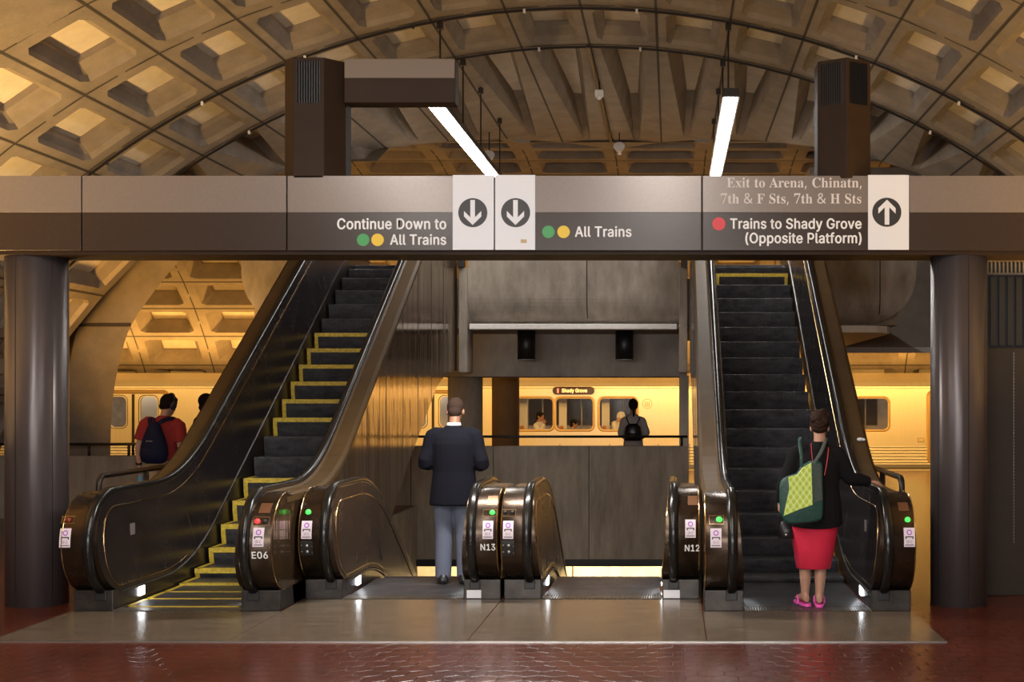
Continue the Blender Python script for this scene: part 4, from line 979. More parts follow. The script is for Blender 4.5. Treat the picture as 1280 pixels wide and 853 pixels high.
class Esc:
    def __init__(s, up, cx):
        s.up, s.cx = up, cx
        s.yf = 9.68 if up else 10.26           # foremost point of the newels
        s.yc = s.yf + 0.30                     # comb line
        s.y1 = 18.3 if up else 19.35

    def z(s, Y):
        if s.up: return SL * (ramp(Y - 11.5) - ramp(Y - 17.06))
        return -SL * (ramp(Y - 11.85) - ramp(Y - 19.8))

    def path(s, off=0.0, y_end=None):
        """side profile of the handrail line: under the newel, round the front, along the top"""
        ry, rz, zc = 0.37 + off, 0.385 + off, HR - 0.385
        yn = s.yf + 0.37
        P = [(yn - ry * sin(a * pi / 20), zc - rz * cos(a * pi / 20)) for a in range(0, 21)]
        Y = yn
        while Y < (y_end or s.y1) - 0.01:
            Y = min(Y + 0.16, y_end or s.y1)
            P.append((Y, s.z(Y) + HR + off))
        return P

    def top(s, Y):
        yn = s.yf + 0.37
        if Y >= yn: return s.z(Y) + HR
        q = max(0, 1 - ((yn - Y) / 0.37) ** 2)
        return HR - 0.385 + 0.385 * sqrt(q)

    def bot(s, Y):
        yn = s.yf + 0.37
        if Y >= yn: return s.z(Y) + HR - 0.77
        q = max(0, 1 - ((yn - Y) / 0.37) ** 2)
        return HR - 0.385 - 0.385 * sqrt(q)

    def front(s, z):
        return s.yf + 0.37 - 0.37 * sqrt(max(0, 1 - ((z - HR + 0.385) / 0.385) ** 2))

    def slope(s, z):
        """tilt of the newel front at height z"""
        d = 0.002
        return math.atan2(s.front(z + d) - s.front(z - d), 2 * d)


WO = 0.811                                    # outer face of a balustrade, from the centre line
TRUSS = [(12.4, -0.45), (13.2, -0.02), (13.65, 0.26), (14.69, 0.9), (16.5, 1.82), (17.2, 2.0), (18.0, 2.05)]


def truss_z(Y):
    if Y <= TRUSS[0][0]: return TRUSS[0][1]
    for (a, za), (c, zc) in zip(TRUSS, TRUSS[1:]):
        if Y <= c: return za + (zc - za) * (Y - a) / (c - a)
    return TRUSS[-1][1]


def build_steps(E, root, phase, yellow):
    # arc length table along the step path
    ys, ss = [E.yc - 0.5], [0.0]
    while ys[-1] < E.y1 + 0.2:
        y = ys[-1] + 0.01
        ss.append(ss[-1] + sqrt(0.0001 + (E.z(y) - E.z(ys[-1])) ** 2)); ys.append(y)

    def s_of(y):
        return ss[min(len(ss) - 1, max(0, int(round((y - ys[0]) / 0.01))))]

    def y_of(s):
        lo, hi = 0, len(ss) - 1
        while lo < hi:
            m = (lo + hi) // 2
            if ss[m] < s: lo = m + 1
            else: hi = m
        return ys[lo]
    s0 = s_of(phase)
    k0 = -int((s0 - s_of(E.yc + 0.06)) / PITCH)
    noses = []
    k = k0 - 1
    while s0 + PITCH * k < ss[-1] and y_of(s0 + PITCH * k) < E.y1 - 0.05:
        y = y_of(s0 + PITCH * k)
        if y > E.yc - 0.28: noses.append((k, max(y, E.yc + 0.04)))
        k += 1
    W = 0.478
    for n, (k, y) in enumerate(noses):
        z = E.z(y) + 0.012
        yn = noses[n + 1][1] if n + 1 < len(noses) else y + 0.38
        dz_dn = z - (E.z(noses[n - 1][1]) + 0.012 if n else z)
        drop = max(0.02, min(0.24, abs(dz_dn) + 0.02)) if E.up else 0.02
        back = yn + 0.015
        if not E.up:
            back = yn - 0.004
            drop = 0.24
        b = MB()
        # profile: tread, softly rounded nose, curved riser
        prof = [(back, z), (y + 0.012, z), (y + 0.003, z - 0.004), (y, z - 0.014)]
        for t in range(1, 6):
            f = t / 5
            prof.append((y + 0.035 * f * f * (1 if E.up else 0.3), z - 0.014 - (drop - 0.014) * f))
        prof += [(back, z - drop)]
        if drop < 0.03: prof = [(back, z), (y + 0.008, z), (y, z - 0.006), (y, z - 0.02), (back, z - 0.02)]
        b.prism(prof, 0, E.cx - W, E.cx + W)
        st = local(b.build('step', M_STEP), root)
        if k in yellow:
            b = MB()
            b.box(E.cx - W, E.cx + W, y - 0.003, y + 0.045, z - 0.002, z + 0.002)
            if drop > 0.03: b.box(E.cx - W, E.cx + W, y - 0.004, y + 0.0, z - 0.044, z + 0.002)
            for sx in (-1, 1):
                xa, xb = sorted((E.cx + sx * W, E.cx + sx * (W - 0.042)))
                b.box(xa, xb, y - 0.003, back - 0.02, z - 0.002, z + 0.002)
                if drop > 0.03:
                    b.prism([(p[0] - 0.003, p[1]) for p in prof[3:-1]] + [(p[0] + 0.004, p[1]) for p in prof[3:-1]][::-1], 0, xa, xb)
            e = b.build('step_edging', M_YEL, st)
            e['label'] = 'yellow painted step edging'


def label_plate(E, x, z, wd, ht, newel, kind):
    """things fixed on the curved newel front"""
    a = E.slope(z)
    R = Matrix.Rotation(-a, 3, 'X')
    o0 = Vector((x, E.front(z) - 0.002, z))

    def P(u, v, d=0.0):
        return o0 + R @ Vector((u, -d, v))

    def curved(u0, u1, v0, v1, d, b, mi):
        rows = []
        for t in range(7):
            zz = z + v0 + (v1 - v0) * t / 6
            rows.append([Vector((x + u0, E.front(zz) - d, zz)), Vector((x + u1, E.front(zz) - d, zz))])
        b.grid(rows, mi)
    b = MB()
    h, v = wd / 2, ht / 2
    if kind == 'label':
        curved(-h, h, -v, v, 0.003, b, 0)
        for i in range(16):                    # purple ring
            a0, a1 = 2 * pi * i / 16, 2 * pi * (i + 1) / 16
            f = lambda r, t: (x + r * cos(t), z + v * 0.52 + r * sin(t))
            q = [f(0.013, a0), f(0.013, a1), f(0.021, a1), f(0.021, a0)]
            b.poly([Vector((p, E.front(r) - 0.0045, r)) for p, r in q], 1)
        curved(-h * 0.68, h * 0.68, v * 0.0, v * 0.11, 0.0045, b, 2)      # handrail pictogram
        curved(-h * 0.74, -h * 0.52, -v * 0.16, v * 0.08, 0.0046, b, 2)
        curved(h * 0.52, h * 0.74, -v * 0.16, v * 0.08, 0.0046, b, 2)
        curved(-h * 0.55, h * 0.55, -v * 0.16, -v * 0.24, 0.0045, b, 0)
        curved(-h * 0.8, h * 0.8, -v * 0.86, -v * 0.74, 0.0045, b, 3)
        vs, fs = text_mesh('UV-C', 'sans', 0.01, lambda u, w_: (x - h * 0.5 + h * u, z - v * 0.6 + v * 0.30 * w_))
        b.add([Vector((p, E.front(q) - 0.0047 - 0.0003 * l, q)) for (p, q), l in zip(vs, LAYER)], fs, 3)
        o = b.build('handrail_label', [M_LABEL, M_PURP, M_BLACK, M_GREY])
    elif kind == 'number':
        return
    elif kind in ('green', 'red', 'dull', 'lens'):
        m = {'green': M_GLED, 'red': M_RLED, 'dull': M_RDULL, 'lens': M_BLACK}[kind]
        c = P(0, 0, 0.0)
        b.blob(c, (h, 0.012, h), 0, 14, 8)
        for i in range(16):
            pass
        o = b.build('indicator_lamp', [m], smooth=True)
    elif kind == 'frame':
        curved(-h, h, -v, v, 0.0015, b, 0)
        curved(-h + 0.004, h - 0.004, -v + 0.004, v - 0.004, 0.0025, b, 1)
        o = b.build('lamp_plate', [M_GOLD, M_NEWEL])
    elif kind == 'copper':
        curved(-h, h, -v, v, 0.003, b, 0)
        o = b.build('maker_plate', M_COPPER)
    elif kind == 'keys':
        curved(-h, h, -v, v, 0.003, b, 0)
        for s in (-0.45, 0.38):
            b.blob(P(0.004, v * s, 0.004), (0.012, 0.005, 0.012), 1, 12, 6)
            curved(-0.0025 + 0.004, 0.0025 + 0.004, v * s - 0.009, v * s + 0.009, 0.0105, b, 0)
            curved(-h + 0.003, -h + 0.016, v * s - 0.004, v * s + 0.004, 0.0045, b, 1)
            curved(h - 0.010, h - 0.004, v * s - 0.012, v * s - 0.006, 0.0045, b, 1)
        o = b.build('key_switch', [M_BLACK, M_STEEL])
    o.parent = newel
    return o


def number(E, x, z, wd, ht, body, newel):
    vs, fs = text_mesh(body, 'sans', 0.02, lambda u, w_: (x - wd / 2 + wd * u, z - ht / 2 + ht * w_))
    b = MB(); b.add([Vector((p, E.front(q) - 0.003 - 0.0004 * l, q)) for (p, q), l in zip(vs, LAYER)], fs)
    o = b.build('number_lettering', M_TXT, newel)
    return o


def build_side(E, root, sd, outer_end):
    """one balustrade: sd = -1 left, +1 right"""
    X = lambda o: E.cx + sd * o
    P = E.path()
    yn = E.yf + 0.37

    def xin(Y, z):
        t = min(1.0, max(0.0, (E.z(max(Y, yn)) + HR - z) / 0.77))
        return 0.560 - 0.060 * t
    Ys = [E.yf + 0.37 * (1 - cos(pi / 2 * k / 10)) for k in range(11)]
    Y = yn
    while Y < E.y1 - 0.01:
        Y = min(Y + 0.16, E.y1); Ys.append(Y)
    # inner panel, set a little inside the rim
    b = MB()
    rows = []
    for Y in Ys:
        zt_, zb_ = E.top(Y), E.bot(Y)
        rows.append([Vector((X(xin(Y, zb_ + (zt_ - zb_) * f)), Y, zb_ + (zt_ - zb_) * f)) for f in (0, .25, .5, .75, 1)])
    b.grid(rows)
    pan = local(b.build('balustrade_panel', M_PANEL, smooth=True), root)
    # raised moulding line on the panel
    yq = 11.6 if E.up else 12.0
    ins = 0.085
    L = []
    Y = yn + 1.35
    while Y > yn: L.append((Y, E.bot(Y) + 0.035)); Y -= 0.12
    for a in range(0, 21):
        t = a * pi / 20
        L.append((yn - (0.37 - ins * 1.3) * sin(t), HR - 0.385 - (0.385 - (0.035 if a < 10 else ins + 0.02)) * cos(t) if True else 0))
    Y = yn
    while Y < E.y1 - 0.2: Y += 0.16; L.append((Y, E.top(Y) - ins - 0.02))
    b = MB(); b.tube([(X(xin(y, z) - 0.001), y, z) for y, z in L], 0.0055, 6)
    m = b.build('panel_moulding', M_GOLD, pan)
    # panel seams
    b = MB()
    for y0 in ((11.35, 13.6, 15.6) if E.up else (11.6,)):
        b.tube([(X(xin(y0 + 0.32 * (1 - f), E.bot(y0) + (E.top(y0) - E.bot(y0)) * f) - 0.0005), y0 + 0.32 * (1 - f) * 1.0, E.bot(y0) + 0.03 + (E.top(y0) - E.bot(y0) - 0.14) * f) for f in (0, 0.5, 1)], 0.0045, 5)
    b.build('panel_seam', M_STEEL, pan)
    # newel front: the curved cover from under the rim to the top
    fr = [p for p in P[:22]]
    b = MB()
    rows = []
    for (y, z) in fr:
        rows.append([Vector((X(xin(y, z)), y, z)), Vector((X(xin(y, z) + 0.03), y, z)), Vector((X(WO - 0.012), y, z)), Vector((X(WO), y + 0.008, z if z > .5 else z + 0.004))])
    b.grid(rows)
    new = local(b.build('newel', M_NEWEL, smooth=True), root)
    # gold outer rim of the newel front
    b = MB(); b.tube([(X(WO - 0.004), y - 0.001, z) for y, z in fr], 0.005, 6)
    b.build('newel_rim', M_GOLD, new)
    # deck along the incline
    b = MB()
    rows = []
    for (y, z) in P[20:]:
        rows.append([Vector((X(0.560), y, z)), Vector((X(0.636), y, z + 0.004)), Vector((X(0.655), y, z - 0.012)), Vector((X(WO - 0.03), y, z - 0.012)), Vector((X(WO + 0.003), y, z - 0.04)), Vector((X(WO + 0.003), y, z - 0.08))])
    b.grid(rows)
    local(b.build('deck_cover', M_DECK), root)
    # outer cladding
    b = MB()
    rows = []
    for Y in [y for y in Ys if y <= outer_end] + [outer_end]:
        zt_ = E.top(Y) - (0.03 if Y > yn else 0.0)
        if E.up:
            zb_ = max(0.16 if Y < yn + 0.3 else -0.4, truss_z(Y)) if Y < yn + .3 else truss_z(Y)
            if Y < yn: zb_ = E.bot(Y)
        else:
            zb_ = E.bot(Y) if Y < yn else max(-0.4, -0.4) if Y < 12.6 else E.z(Y) - 0.9
        rows.append([Vector((X(WO), Y, zb_ + (zt_ - zb_) * f)) for f in (0, .5, 1)])
    rows2 = [[p - Vector((sd * 0.02, 0, 0)) for p in r] for r in rows]
    b.grid(rows)
    cl = local(b.build('outer_cladding', M_BRONZE), root)
    if E.up:
        b = MB()
        Y = 11.0
        while Y < 17.9:
            b.box(X(WO) - 0.003, X(WO) + 0.003, Y - 0.004, Y + 0.004, truss_z(Y) + 0.01, E.top(Y) - 0.1); Y += 0.85
        b.build('cladding_joint', M_DARK, cl)
    # skirt beside the steps
    b = MB()
    rows = []
    for Y in [y for y in Ys if y >= yn] :
        rows.append([Vector((X(0.502), Y, E.z(Y) - 0.24)), Vector((X(0.502), Y, E.bot(Y) - 0.02)), Vector((X(0.515), Y, E.bot(Y) + 0.005))])
    b.grid(rows)
    sk = local(b.build('skirt', M_SKIRT), root)
    b = MB(); b.tube([(X(0.50), Y, E.bot(Y) - 0.02) for Y in Ys if Y >= yn - 0.01], 0.012, 6); b.build('skirt_rail', M_PLINTH, sk)
    # dark brush guard rising off the comb
    # plinth
    b = MB(); x0, x1 = sorted((X(0.503), X(WO))); b.box(x0, x1, E.yf + 0.21, yn + 0.75, 0.0, 0.165)
    pl = local(b.build('plinth', M_PLINTH, bevel=0.006), root)
    b = MB(); xx = sorted((X(0.553), X(0.643))); b.box(xx[0], xx[1], E.yf + 0.2, E.yf + 0.42, 0.085, 0.16); b.build('handrail_inlet', M_BLACK, pl, bevel=0.006)
    b = MB(); b.box(*sorted((X(0.49), X(0.505))), E.yf + 0.68, E.yf + 0.78, 0.045, 0.125); b.build('skirt_lamp', M_LAMP, pl, bevel=0.004)
    # handrail: flattened rubber section swept round the profile
    b = MB()
    H = [(E.yf + 0.42, HR - 0.755)] + E.path(0.022)[1:]
    sec = [(-0.035, -0.030), (-0.039, -0.008), (-0.034, 0.014), (-0.020, 0.026), (0.020, 0.026), (0.034, 0.014), (0.039, -0.008), (0.035, -0.030)]
    rings = []
    for i, (y, z) in enumerate(H):
        a, c = H[max(0, i - 1)], H[min(len(H) - 1, i + 1)]
        d = Vector((c[0] - a[0], c[1] - a[1])).normalized()
        n = Vector((-d.y, d.x))
        rings.append([Vector((X(0.598) + u, y + n.x * v, z + n.y * v)) for u, v in sec])
    b.loft(rings)
    hr = local(b.build('handrail', M_RUBBER, smooth=True), root)
    return new, pl


ESC = [Esc(True, CX[0]), Esc(False, CX[1]), Esc(False, CX[2]), Esc(True, CX[3])]
ELAB = ['escalator marked E06 with yellow edged steps, rising at the far left of the row',
        'down escalator carrying the man in the dark coat, beside the one marked E06',
        'down escalator with nobody on it, between the ends marked N13 and N12',
        'up escalator with the woman in the red skirt']
for i, E in enumerate(ESC):
    root = empty('escalator', (E.cx, E.yc, 0))
    tag(root, ELAB[i], 'escalator', 'row of four escalators')
    build_steps(E, root, (13.78, 12.3, 12.42, 13.6)[i], [set(range(-40, -2)) | set(range(0, 6)), set(), set(), {10}][i])
    nl, pl_l = build_side(E, root, -1, 18.0 if E.up else 19.3)
    nr, pl_r = build_side(E, root, 1, 18.0 if E.up else 19.3)
    b = MB(); b.box(E.cx - 0.5, E.cx + 0.5, E.yf + 0.19, E.yc + 0.08, 0.0, 0.011)
    for k in range(40):
        b.box(E.cx - 0.49 + k * 0.025, E.cx - 0.482 + k * 0.025, E.yc + 0.07, E.yc + 0.11, 0.006, 0.014)
    local(b.build('comb_plate', M_COMB), root)
    c = E.cx
    if i == 0:
        label_plate(E, -4.665, 0.60, 0.085, 0.145, nl, 'label')
        label_plate(E, -4.665, 0.735, 0.10, 0.055, nl, 'frame'); label_plate(E, -4.66, 0.732, 0.042, 0, nl, 'dull')
        x = c + 0.705
        label_plate(E, x, 0.605, 0.085, 0.145, nr, 'label'); number(E, x + 0.012, 0.468, 0.122, 0.052, 'E06', nr)
        label_plate(E, x + 0.01, 0.725, 0.125, 0.065, nr, 'frame'); label_plate(E, x - 0.02, 0.722, 0.048, 0, nr, 'red'); label_plate(E, x + 0.035, 0.722, 0.04, 0, nr, 'lens')
        label_plate(E, x + 0.02, 0.82, 0.09, 0.07, nr, 'copper')
    if i in (0, 3):                            # small dull notice on the inner face of the outer balustrade
        sd = -1 if i == 0 else 1
        yp, zp = (10.32, 0.595) if i == 0 else (10.42, 0.61)
        xo = 0.560 - 0.060 * (HR - zp) / 0.77 - 0.003
        b = MB(); b.box(*sorted((c + sd * xo, c + sd * (xo + 0.004))), yp - 0.045, yp + 0.045, zp - 0.055, zp + 0.055)
        local(b.build('dull_notice', mat('dull_notice_plate', (0.16, 0.13, 0.125), 0.4)), root)
    if i == 1:
        x = c - 0.772
        label_plate(E, x + 0.03, 0.60, 0.085, 0.145, nl, 'label'); label_plate(E, x + 0.03, 0.45, 0.10, 0.125, nl, 'keys')
        label_plate(E, x + 0.03, 0.74, 0.048, 0, nl, 'green')
        x = c + 0.735
        label_plate(E, x, 0.60, 0.085, 0.145, nr, 'label'); number(E, x, 0.46, 0.118, 0.052, 'N13', nr)
        label_plate(E, x + 0.01, 0.735, 0.115, 0.055, nr, 'frame'); label_plate(E, x + 0.03, 0.735, 0.048, 0, nr, 'green')
        label_plate(E, x + 0.02, 0.83, 0.08, 0.07, nr, 'copper')
        b = MB(); b.box(c + 0.53, c + 0.65, E.yf + 0.203, E.yf + 0.21, 0.012, 0.078); o = b.build('notice_plate', M_WHITE, pl_r)
    if i == 2:
        x = c - 0.75
        label_plate(E, x, 0.60, 0.085, 0.145, nl, 'label'); label_plate(E, x, 0.45, 0.10, 0.135, nl, 'keys')
        label_plate(E, x, 0.735, 0.115, 0.055, nl, 'frame'); label_plate(E, x - 0.03, 0.735, 0.036, 0, nl, 'lens'); label_plate(E, x + 0.03, 0.735, 0.036, 0, nl, 'lens')
        x = c + 0.735
        label_plate(E, x, 0.61, 0.085, 0.145, nr, 'label'); number(E, x + 0.015, 0.452, 0.118, 0.052, 'N12', nr)
        label_plate(E, x + 0.02, 0.83, 0.08, 0.07, nr, 'copper')
        b = MB(); b.box(c + 0.515, c + 0.65, E.yf + 0.203, E.yf + 0.21, 0.012, 0.078); o = b.build('notice_plate', M_WHITE, pl_r)
    if i == 3:
        x = c - 0.722
        label_plate(E, x - 0.005, 0.60, 0.085, 0.145, nl, 'label'); label_plate(E, x, 0.735, 0.115, 0.065, nl, 'frame'); label_plate(E, x + 0.022, 0.735, 0.052, 0, nl, 'green')
        x = c + 0.765
        label_plate(E, x - 0.005, 0.605, 0.085, 0.145, nr, 'label'); label_plate(E, x - 0.01, 0.735, 0.046, 0, nr, 'green'); label_plate(E, x - 0.03, 0.83, 0.08, 0.06, nr, 'copper')

yp = 12.05
b = MB(); b.blob((CX[3] + 0.735, yp, ESC[3].top(yp) + 0.008), (0.034, 0.03, 0.018), 0, 9, 6); b.blob((CX[3] + 0.765, yp - 0.01, ESC[3].top(yp) + 0.006), (0.022, 0.02, 0.014), 0, 7, 5)
tag(b.build('crumpled_paper', M_WHITE, origin=(CX[3] + 0.735, yp, ESC[3].top(yp))), 'scrap of crumpled white paper on the deck of the right escalator', 'paper')

# ------------------------------------------------------------------ rails and parapets
def rail(name, pts_list, r, m, label, cat='railing', group=None):
    t = empty(name, pts_list[0][0]); tag(t, label, cat, group)
    for nm, pts in zip(['top_rail'] + ['post'] * 20, pts_list):
        b = MB(); b.tube(pts, r, 10); local(b.build(nm, m, smooth=True), t)
    return t


# loops beside the outer balustrades
def loop(x, y0, y1, label):
    z = 0.985
    n = 6
    arc = [(x, y0 + 0.09 * (1 - cos(a * pi / 2 / n)), z - 0.09 * (1 - sin(a * pi / 2 / n))) for a in range(n + 1)]
    top = [(x, y0, 0.0)] + arc + [(x, y1, z)]
    rail('guard_rail', [top, [(x, y0 + 1.0, 0), (x, y0 + 1.0, z)], [(x, y1, 0), (x, y1, z)]], 0.026, M_DARK, label, 'railing', 'looped rails outside the escalators')


loop(-5.05, 11.1, 13.2, 'dark looped guard rail below the man with the backpack')
loop(1.98, 10.85, 13.4, 'dark looped guard rail beside the red skirted woman\'s escalator')
# parapet and rail at the left, behind the man with the backpack
b = MB(); b.box(-9.6, -5.0, 17.3, 17.55, 0, 0.86)
struct(b.build('wall_parapet_left', M_WALLC))
L = [[(-9.6, 17.4, 1.02), (-5.0, 17.4, 1.02)]] + [[(x, 17.4, 0.86), (x, 17.4, 1.02)] for x in (-8.05, -7.5, -6.95, -6.4, -5.85, -5.3)]
rail('parapet_rail', L, 0.02, M_DARK, 'dark rail on short posts along the left parapet')
L = [[(-5.2, WY1 + 0.1, 1.055), (WR, WY1 + 0.1, 1.055)]] + [[(x, WY1 + 0.1, 0.91), (x, WY1 + 0.1, 1.055)] for x in (-5.1, -3.4, 0.15)]
rail('parapet_rail', L, 0.02, M_DARK, 'thin dark rail along the parapet beyond the down escalators')

# ================================================================== TRAIN
train = empty('train_car', (-4.0, YTR + 1.1, -1.0))
tag(train, 'silver metro train car lit golden at the platform behind everything', 'train')
ZR, ZF = 2.06, -0.05
tx0, tx1 = -17.5, 8.2
DOORS = [(-13.15, -11.65), (-6.25, -4.75), (5.95, 7.45)]
Wz0, Wz1 = at(0, 537, YTR).z, at(0, 498.5, YTR).z
wins = []
for cpx in (668, 718, 772.5):
    wins.append((at(cpx, 0, YTR).x - 0.42, at(cpx, 0, YTR).x + 0.42))
for cx_ in (4.52, 2.9, 1.4):
    wins.append((cx_ - 0.45, cx_ + 0.45) if cx_ > 2 else (cx_ - 0.42, cx_ + 0.42))
wins += [(-10.6, -9.76), (-9.4, -8.56), (-8.2, -7.36), (-15.6, -14.76), (-16.8, -15.96)]
# windows hidden behind the bulkhead are left out on the brightest stretch
wins = [q for q in wins if not (1.1 < (q[0] + q[1]) / 2 < 1.6)]


def rrect(x0, x1, z0, z1, r, n=5):
    P = []
    for cx_, cz_, a0 in ((x1 - r, z1 - r, 0), (x0 + r, z1 - r, 90), (x0 + r, z0 + r, 180), (x1 - r, z0 + r, 270)):
        for k in range(n + 1):
            a = radians(a0 + 90 * k / n)
            P.append((cx_ + r * cos(a), cz_ + r * sin(a)))
    return P


def wall_with_holes(mb, x0, x1, z0, z1, holes, y, mi=0):
    """flat side sheet with rounded openings: each hole gets its own column of the sheet"""
    hs = sorted(holes)
    xs = x0
    for h in hs:
        ha, hb, hz0, hz1, r = h
        pa, pb = ha - 0.02, hb + 0.02
        mb.quad((xs, y, z0), (pa, y, z0), (pa, y, z1), (xs, y, z1), mi)
        inner = rrect(ha, hb, hz0, hz1, r)
        n = len(inner)
        outer = []
        for (px_, pz_) in inner:
            # project to the column's rectangle
            cx_, cz_ = (ha + hb) / 2, (hz0 + hz1) / 2
            outer.append((px_, pz_))
        rect = []
        q = n // 4
        cor = [(pb, z1), (pa, z1), (pa, z0), (pb, z0)]
        vs = [(a, y, c) for a, c in inner] + [(a, y, c) for a, c in cor]
        fs = []
        for c in range(4):
            for k in range(q - 1):
                i0 = c * q + k
                fs.append((i0, i0 + 1, n + c))
            i1 = c * q + q - 1
            fs.append((i1, (i1 + 1) % n, n + (c + 1) % 4, n + c))
        mb.add(vs, fs, mi)
        # reveal
        mb.grid([[(a, y, c) for a, c in inner], [(a, y + 0.05, c) for a, c in inner]], mi, True)
        xs = pb
    mb.quad((xs, y, z0), (x1, y, z0), (x1, y, z1), (xs, y, z1), mi)


holes = [(a, c, Wz0, Wz1, 0.10) for a, c in wins]
dholes = []
for a, c in DOORS:
    m_ = (a + c) / 2
    dholes += [(a + 0.20, m_ - 0.16, at(0, 534, YTR).z, at(0, 496, YTR).z, 0.12), (m_ + 0.16, c - 0.20, at(0, 534, YTR).z, at(0, 496, YTR).z, 0.12)]
zrib = at(0, 558, YTR).z
b = MB()
wall_with_holes(b, tx0, tx1, zrib, at(0, 486, YTR).z, holes + dholes, YTR)
zu = at(0, 486, YTR).z
rows = []
for (y, z) in ((YTR, zu), (YTR - 0.03, zu + 0.01), (YTR - 0.03, zu + 0.05), (YTR + 0.01, zu + 0.07), (YTR + 0.05, ZR - 0.08), (YTR + 0.2, ZR), (YTR + 0.9, ZR + 0.16), (YTR + 2.0, ZR), (YTR + 2.2, ZR - 0.3), (YTR + 2.2, -1.0)):
    rows.append([Vector((tx0, y, z)), Vector((tx1, y, z))])
b.grid(rows)
for x in (tx0, tx1):
    b.poly([(x, YTR, -0.9), (x, YTR + 2.2, -0.9), (x, YTR + 2.2, ZR - 0.3), (x, YTR + 2.0, ZR), (x, YTR + 0.2, ZR), (x, YTR, zu)])
local(b.build('body_shell', M_TRAIN), train)
b = MB(); b.box(tx0, tx1, YTR - 0.012, YTR + 0.02, 0.10, zrib)
x = tx0 + 1
local(b.build('ribbed_skirt', M_TRIB), train)
b = MB(); b.box(tx0, tx1, YTR - 0.03, YTR + 0.05, 0.02, 0.10); b.box(tx0, tx1, YTR, YTR + 2.1, -0.9, 0.02)
local(b.build('underframe', M_STEEL), train)
# interior
b = MB(); b.box(tx0 + 0.5, tx1 - 0.5, YTR + 1.0, YTR + 1.3, ZR - 0.13, ZR - 0.11)
local(b.build('ceiling_lamp', mat('train_ceiling_lamp', (1, 1, 1), 0.5, emit=(1.0, 0.86, 0.7), estr=3.0)), train)
b = MB()
b.quad((tx0, YTR + 0.06, 0.05), (tx1, YTR + 0.06, 0.05), (tx1, YTR + 2.15, 0.05), (tx0, YTR + 2.15, 0.05))
b.quad((tx0, YTR + 0.06, ZR - 0.1), (tx1, YTR + 0.06, ZR - 0.1), (tx1, YTR + 2.15, ZR - 0.1), (tx0, YTR + 2.15, ZR - 0.1), 1)
b.quad((tx0, YTR + 2.15, 0.05), (tx1, YTR + 2.15, 0.05), (tx1, YTR + 2.15, ZR - 0.1), (tx0, YTR + 2.15, ZR - 0.1))
for a, c in wins:
    b.box(a + 0.05, c + 0.1, YTR + 2.12, YTR + 2.15, Wz0 + 0.05, Wz1 - 0.02, 2)
    b.box(a + 0.02, a + 0.20, YTR + 0.5, YTR + 0.56, 0.05, 1.9, 1)
local(b.build('interior', [M_TIN, M_TINW, mat('dark_far_window', (0.06, 0.045, 0.035), 0.2)]), train)
for (a, c) in wins:
    if not -4.5 < a < 5: continue
    b = MB(); b.tube([(a + 0.52, YTR + 0.9, 0.05), (a + 0.52, YTR + 0.9, ZR - 0.1)], 0.018, 8); local(b.build('grab_pole', M_STEEL), train)
    b = MB(); b.box(a + 0.1, c, YTR + 0.30, YTR + 0.75, 0.42, 0.52); b.box(a + 0.05, a + 0.12, YTR + 0.30, YTR + 0.75, 0.42, 0.98); local(b.build('seat', M_SEAT, bevel=0.02), train)
for (a, c, z0, z1, r) in holes:
    f = MB()
    o_, i_ = rrect(a - 0.055, c + 0.055, z0 - 0.055, z1 + 0.055, r + 0.05), rrect(a, c, z0, z1, r)
    rows = [[(p, YTR - 0.002, q) for p, q in o_], [(p, YTR - 0.022, q) for p, q in rrect(a - 0.04, c + 0.04, z0 - 0.04, z1 + 0.04, r + 0.035)],
            [(p, YTR - 0.022, q) for p, q in rrect(a - 0.012, c + 0.012, z0 - 0.012, z1 + 0.012, r + 0.01)], [(p, YTR + 0.01, q) for p, q in i_]]
    f.grid(rows, 0, True)
    fo = local(f.build('window', M_TFRAME, smooth=True), train)
    g = MB(); g.poly([(p, YTR + 0.02, q) for p, q in i_]); g.build('pane', M_GLASS, fo)
for a, c in DOORS:
    m_ = (a + c) / 2
    b = MB()
    o_, i_ = rrect(a - 0.10, c + 0.10, 0.1, zu - 0.03, 0.16), rrect(a, c, 0.12, zu - 0.12, 0.10)
    b.grid([[(p, YTR - 0.002, q) for p, q in o_], [(p, YTR - 0.035, q) for p, q in rrect(a - 0.06, c + 0.06, 0.1, zu - 0.06, 0.14)], [(p, YTR - 0.03, q) for p, q in rrect(a - 0.02, c + 0.02, 0.11, zu - 0.10, 0.11)], [(p, YTR + 0.0, q) for p, q in i_]], 0, True)
    b.box(m_ - 0.03, m_ + 0.03, YTR - 0.012, YTR, 0.12, zu - 0.13, 1)
    fo = local(b.build('door', [M_TFRAME, M_DARK]), train)
    for (a2, c2, z0, z1, r) in dholes:
        if a - 0.1 < a2 < c:
            g = MB(); g.grid([[(p, YTR - 0.006, q) for p, q in rrect(a2 - 0.04, c2 + 0.04, z0 - 0.04, z1 + 0.04, r + 0.03)], [(p, YTR + 0.01, q) for p, q in rrect(a2, c2, z0, z1, r)]], 0, True)
            g.poly([(p, YTR + 0.02, q) for p, q in rrect(a2, c2, z0, z1, r)], 1)
            g.build('door_window', [M_BLACK, M_GLASS], fo)
# yellow grab panels seen through the left door
b = MB()
b.box(-12.85, -12.65, YTR + 1.0, YTR + 1.03, 1.25, 1.9); b.box(-12.0, -11.9, YTR + 1.0, YTR + 1.03, 1.25, 1.9)
local(b.build('yellow_panel', M_YBUL), train)
b = MB(); b.box(-13.0, -11.8, YTR + 1.3, YTR + 1.34, 0.05, 1.9); b.box(-6.1, -4.9, YTR + 1.3, YTR + 1.34, 0.05, 1.9)
local(b.build('partition', M_TINW), train)
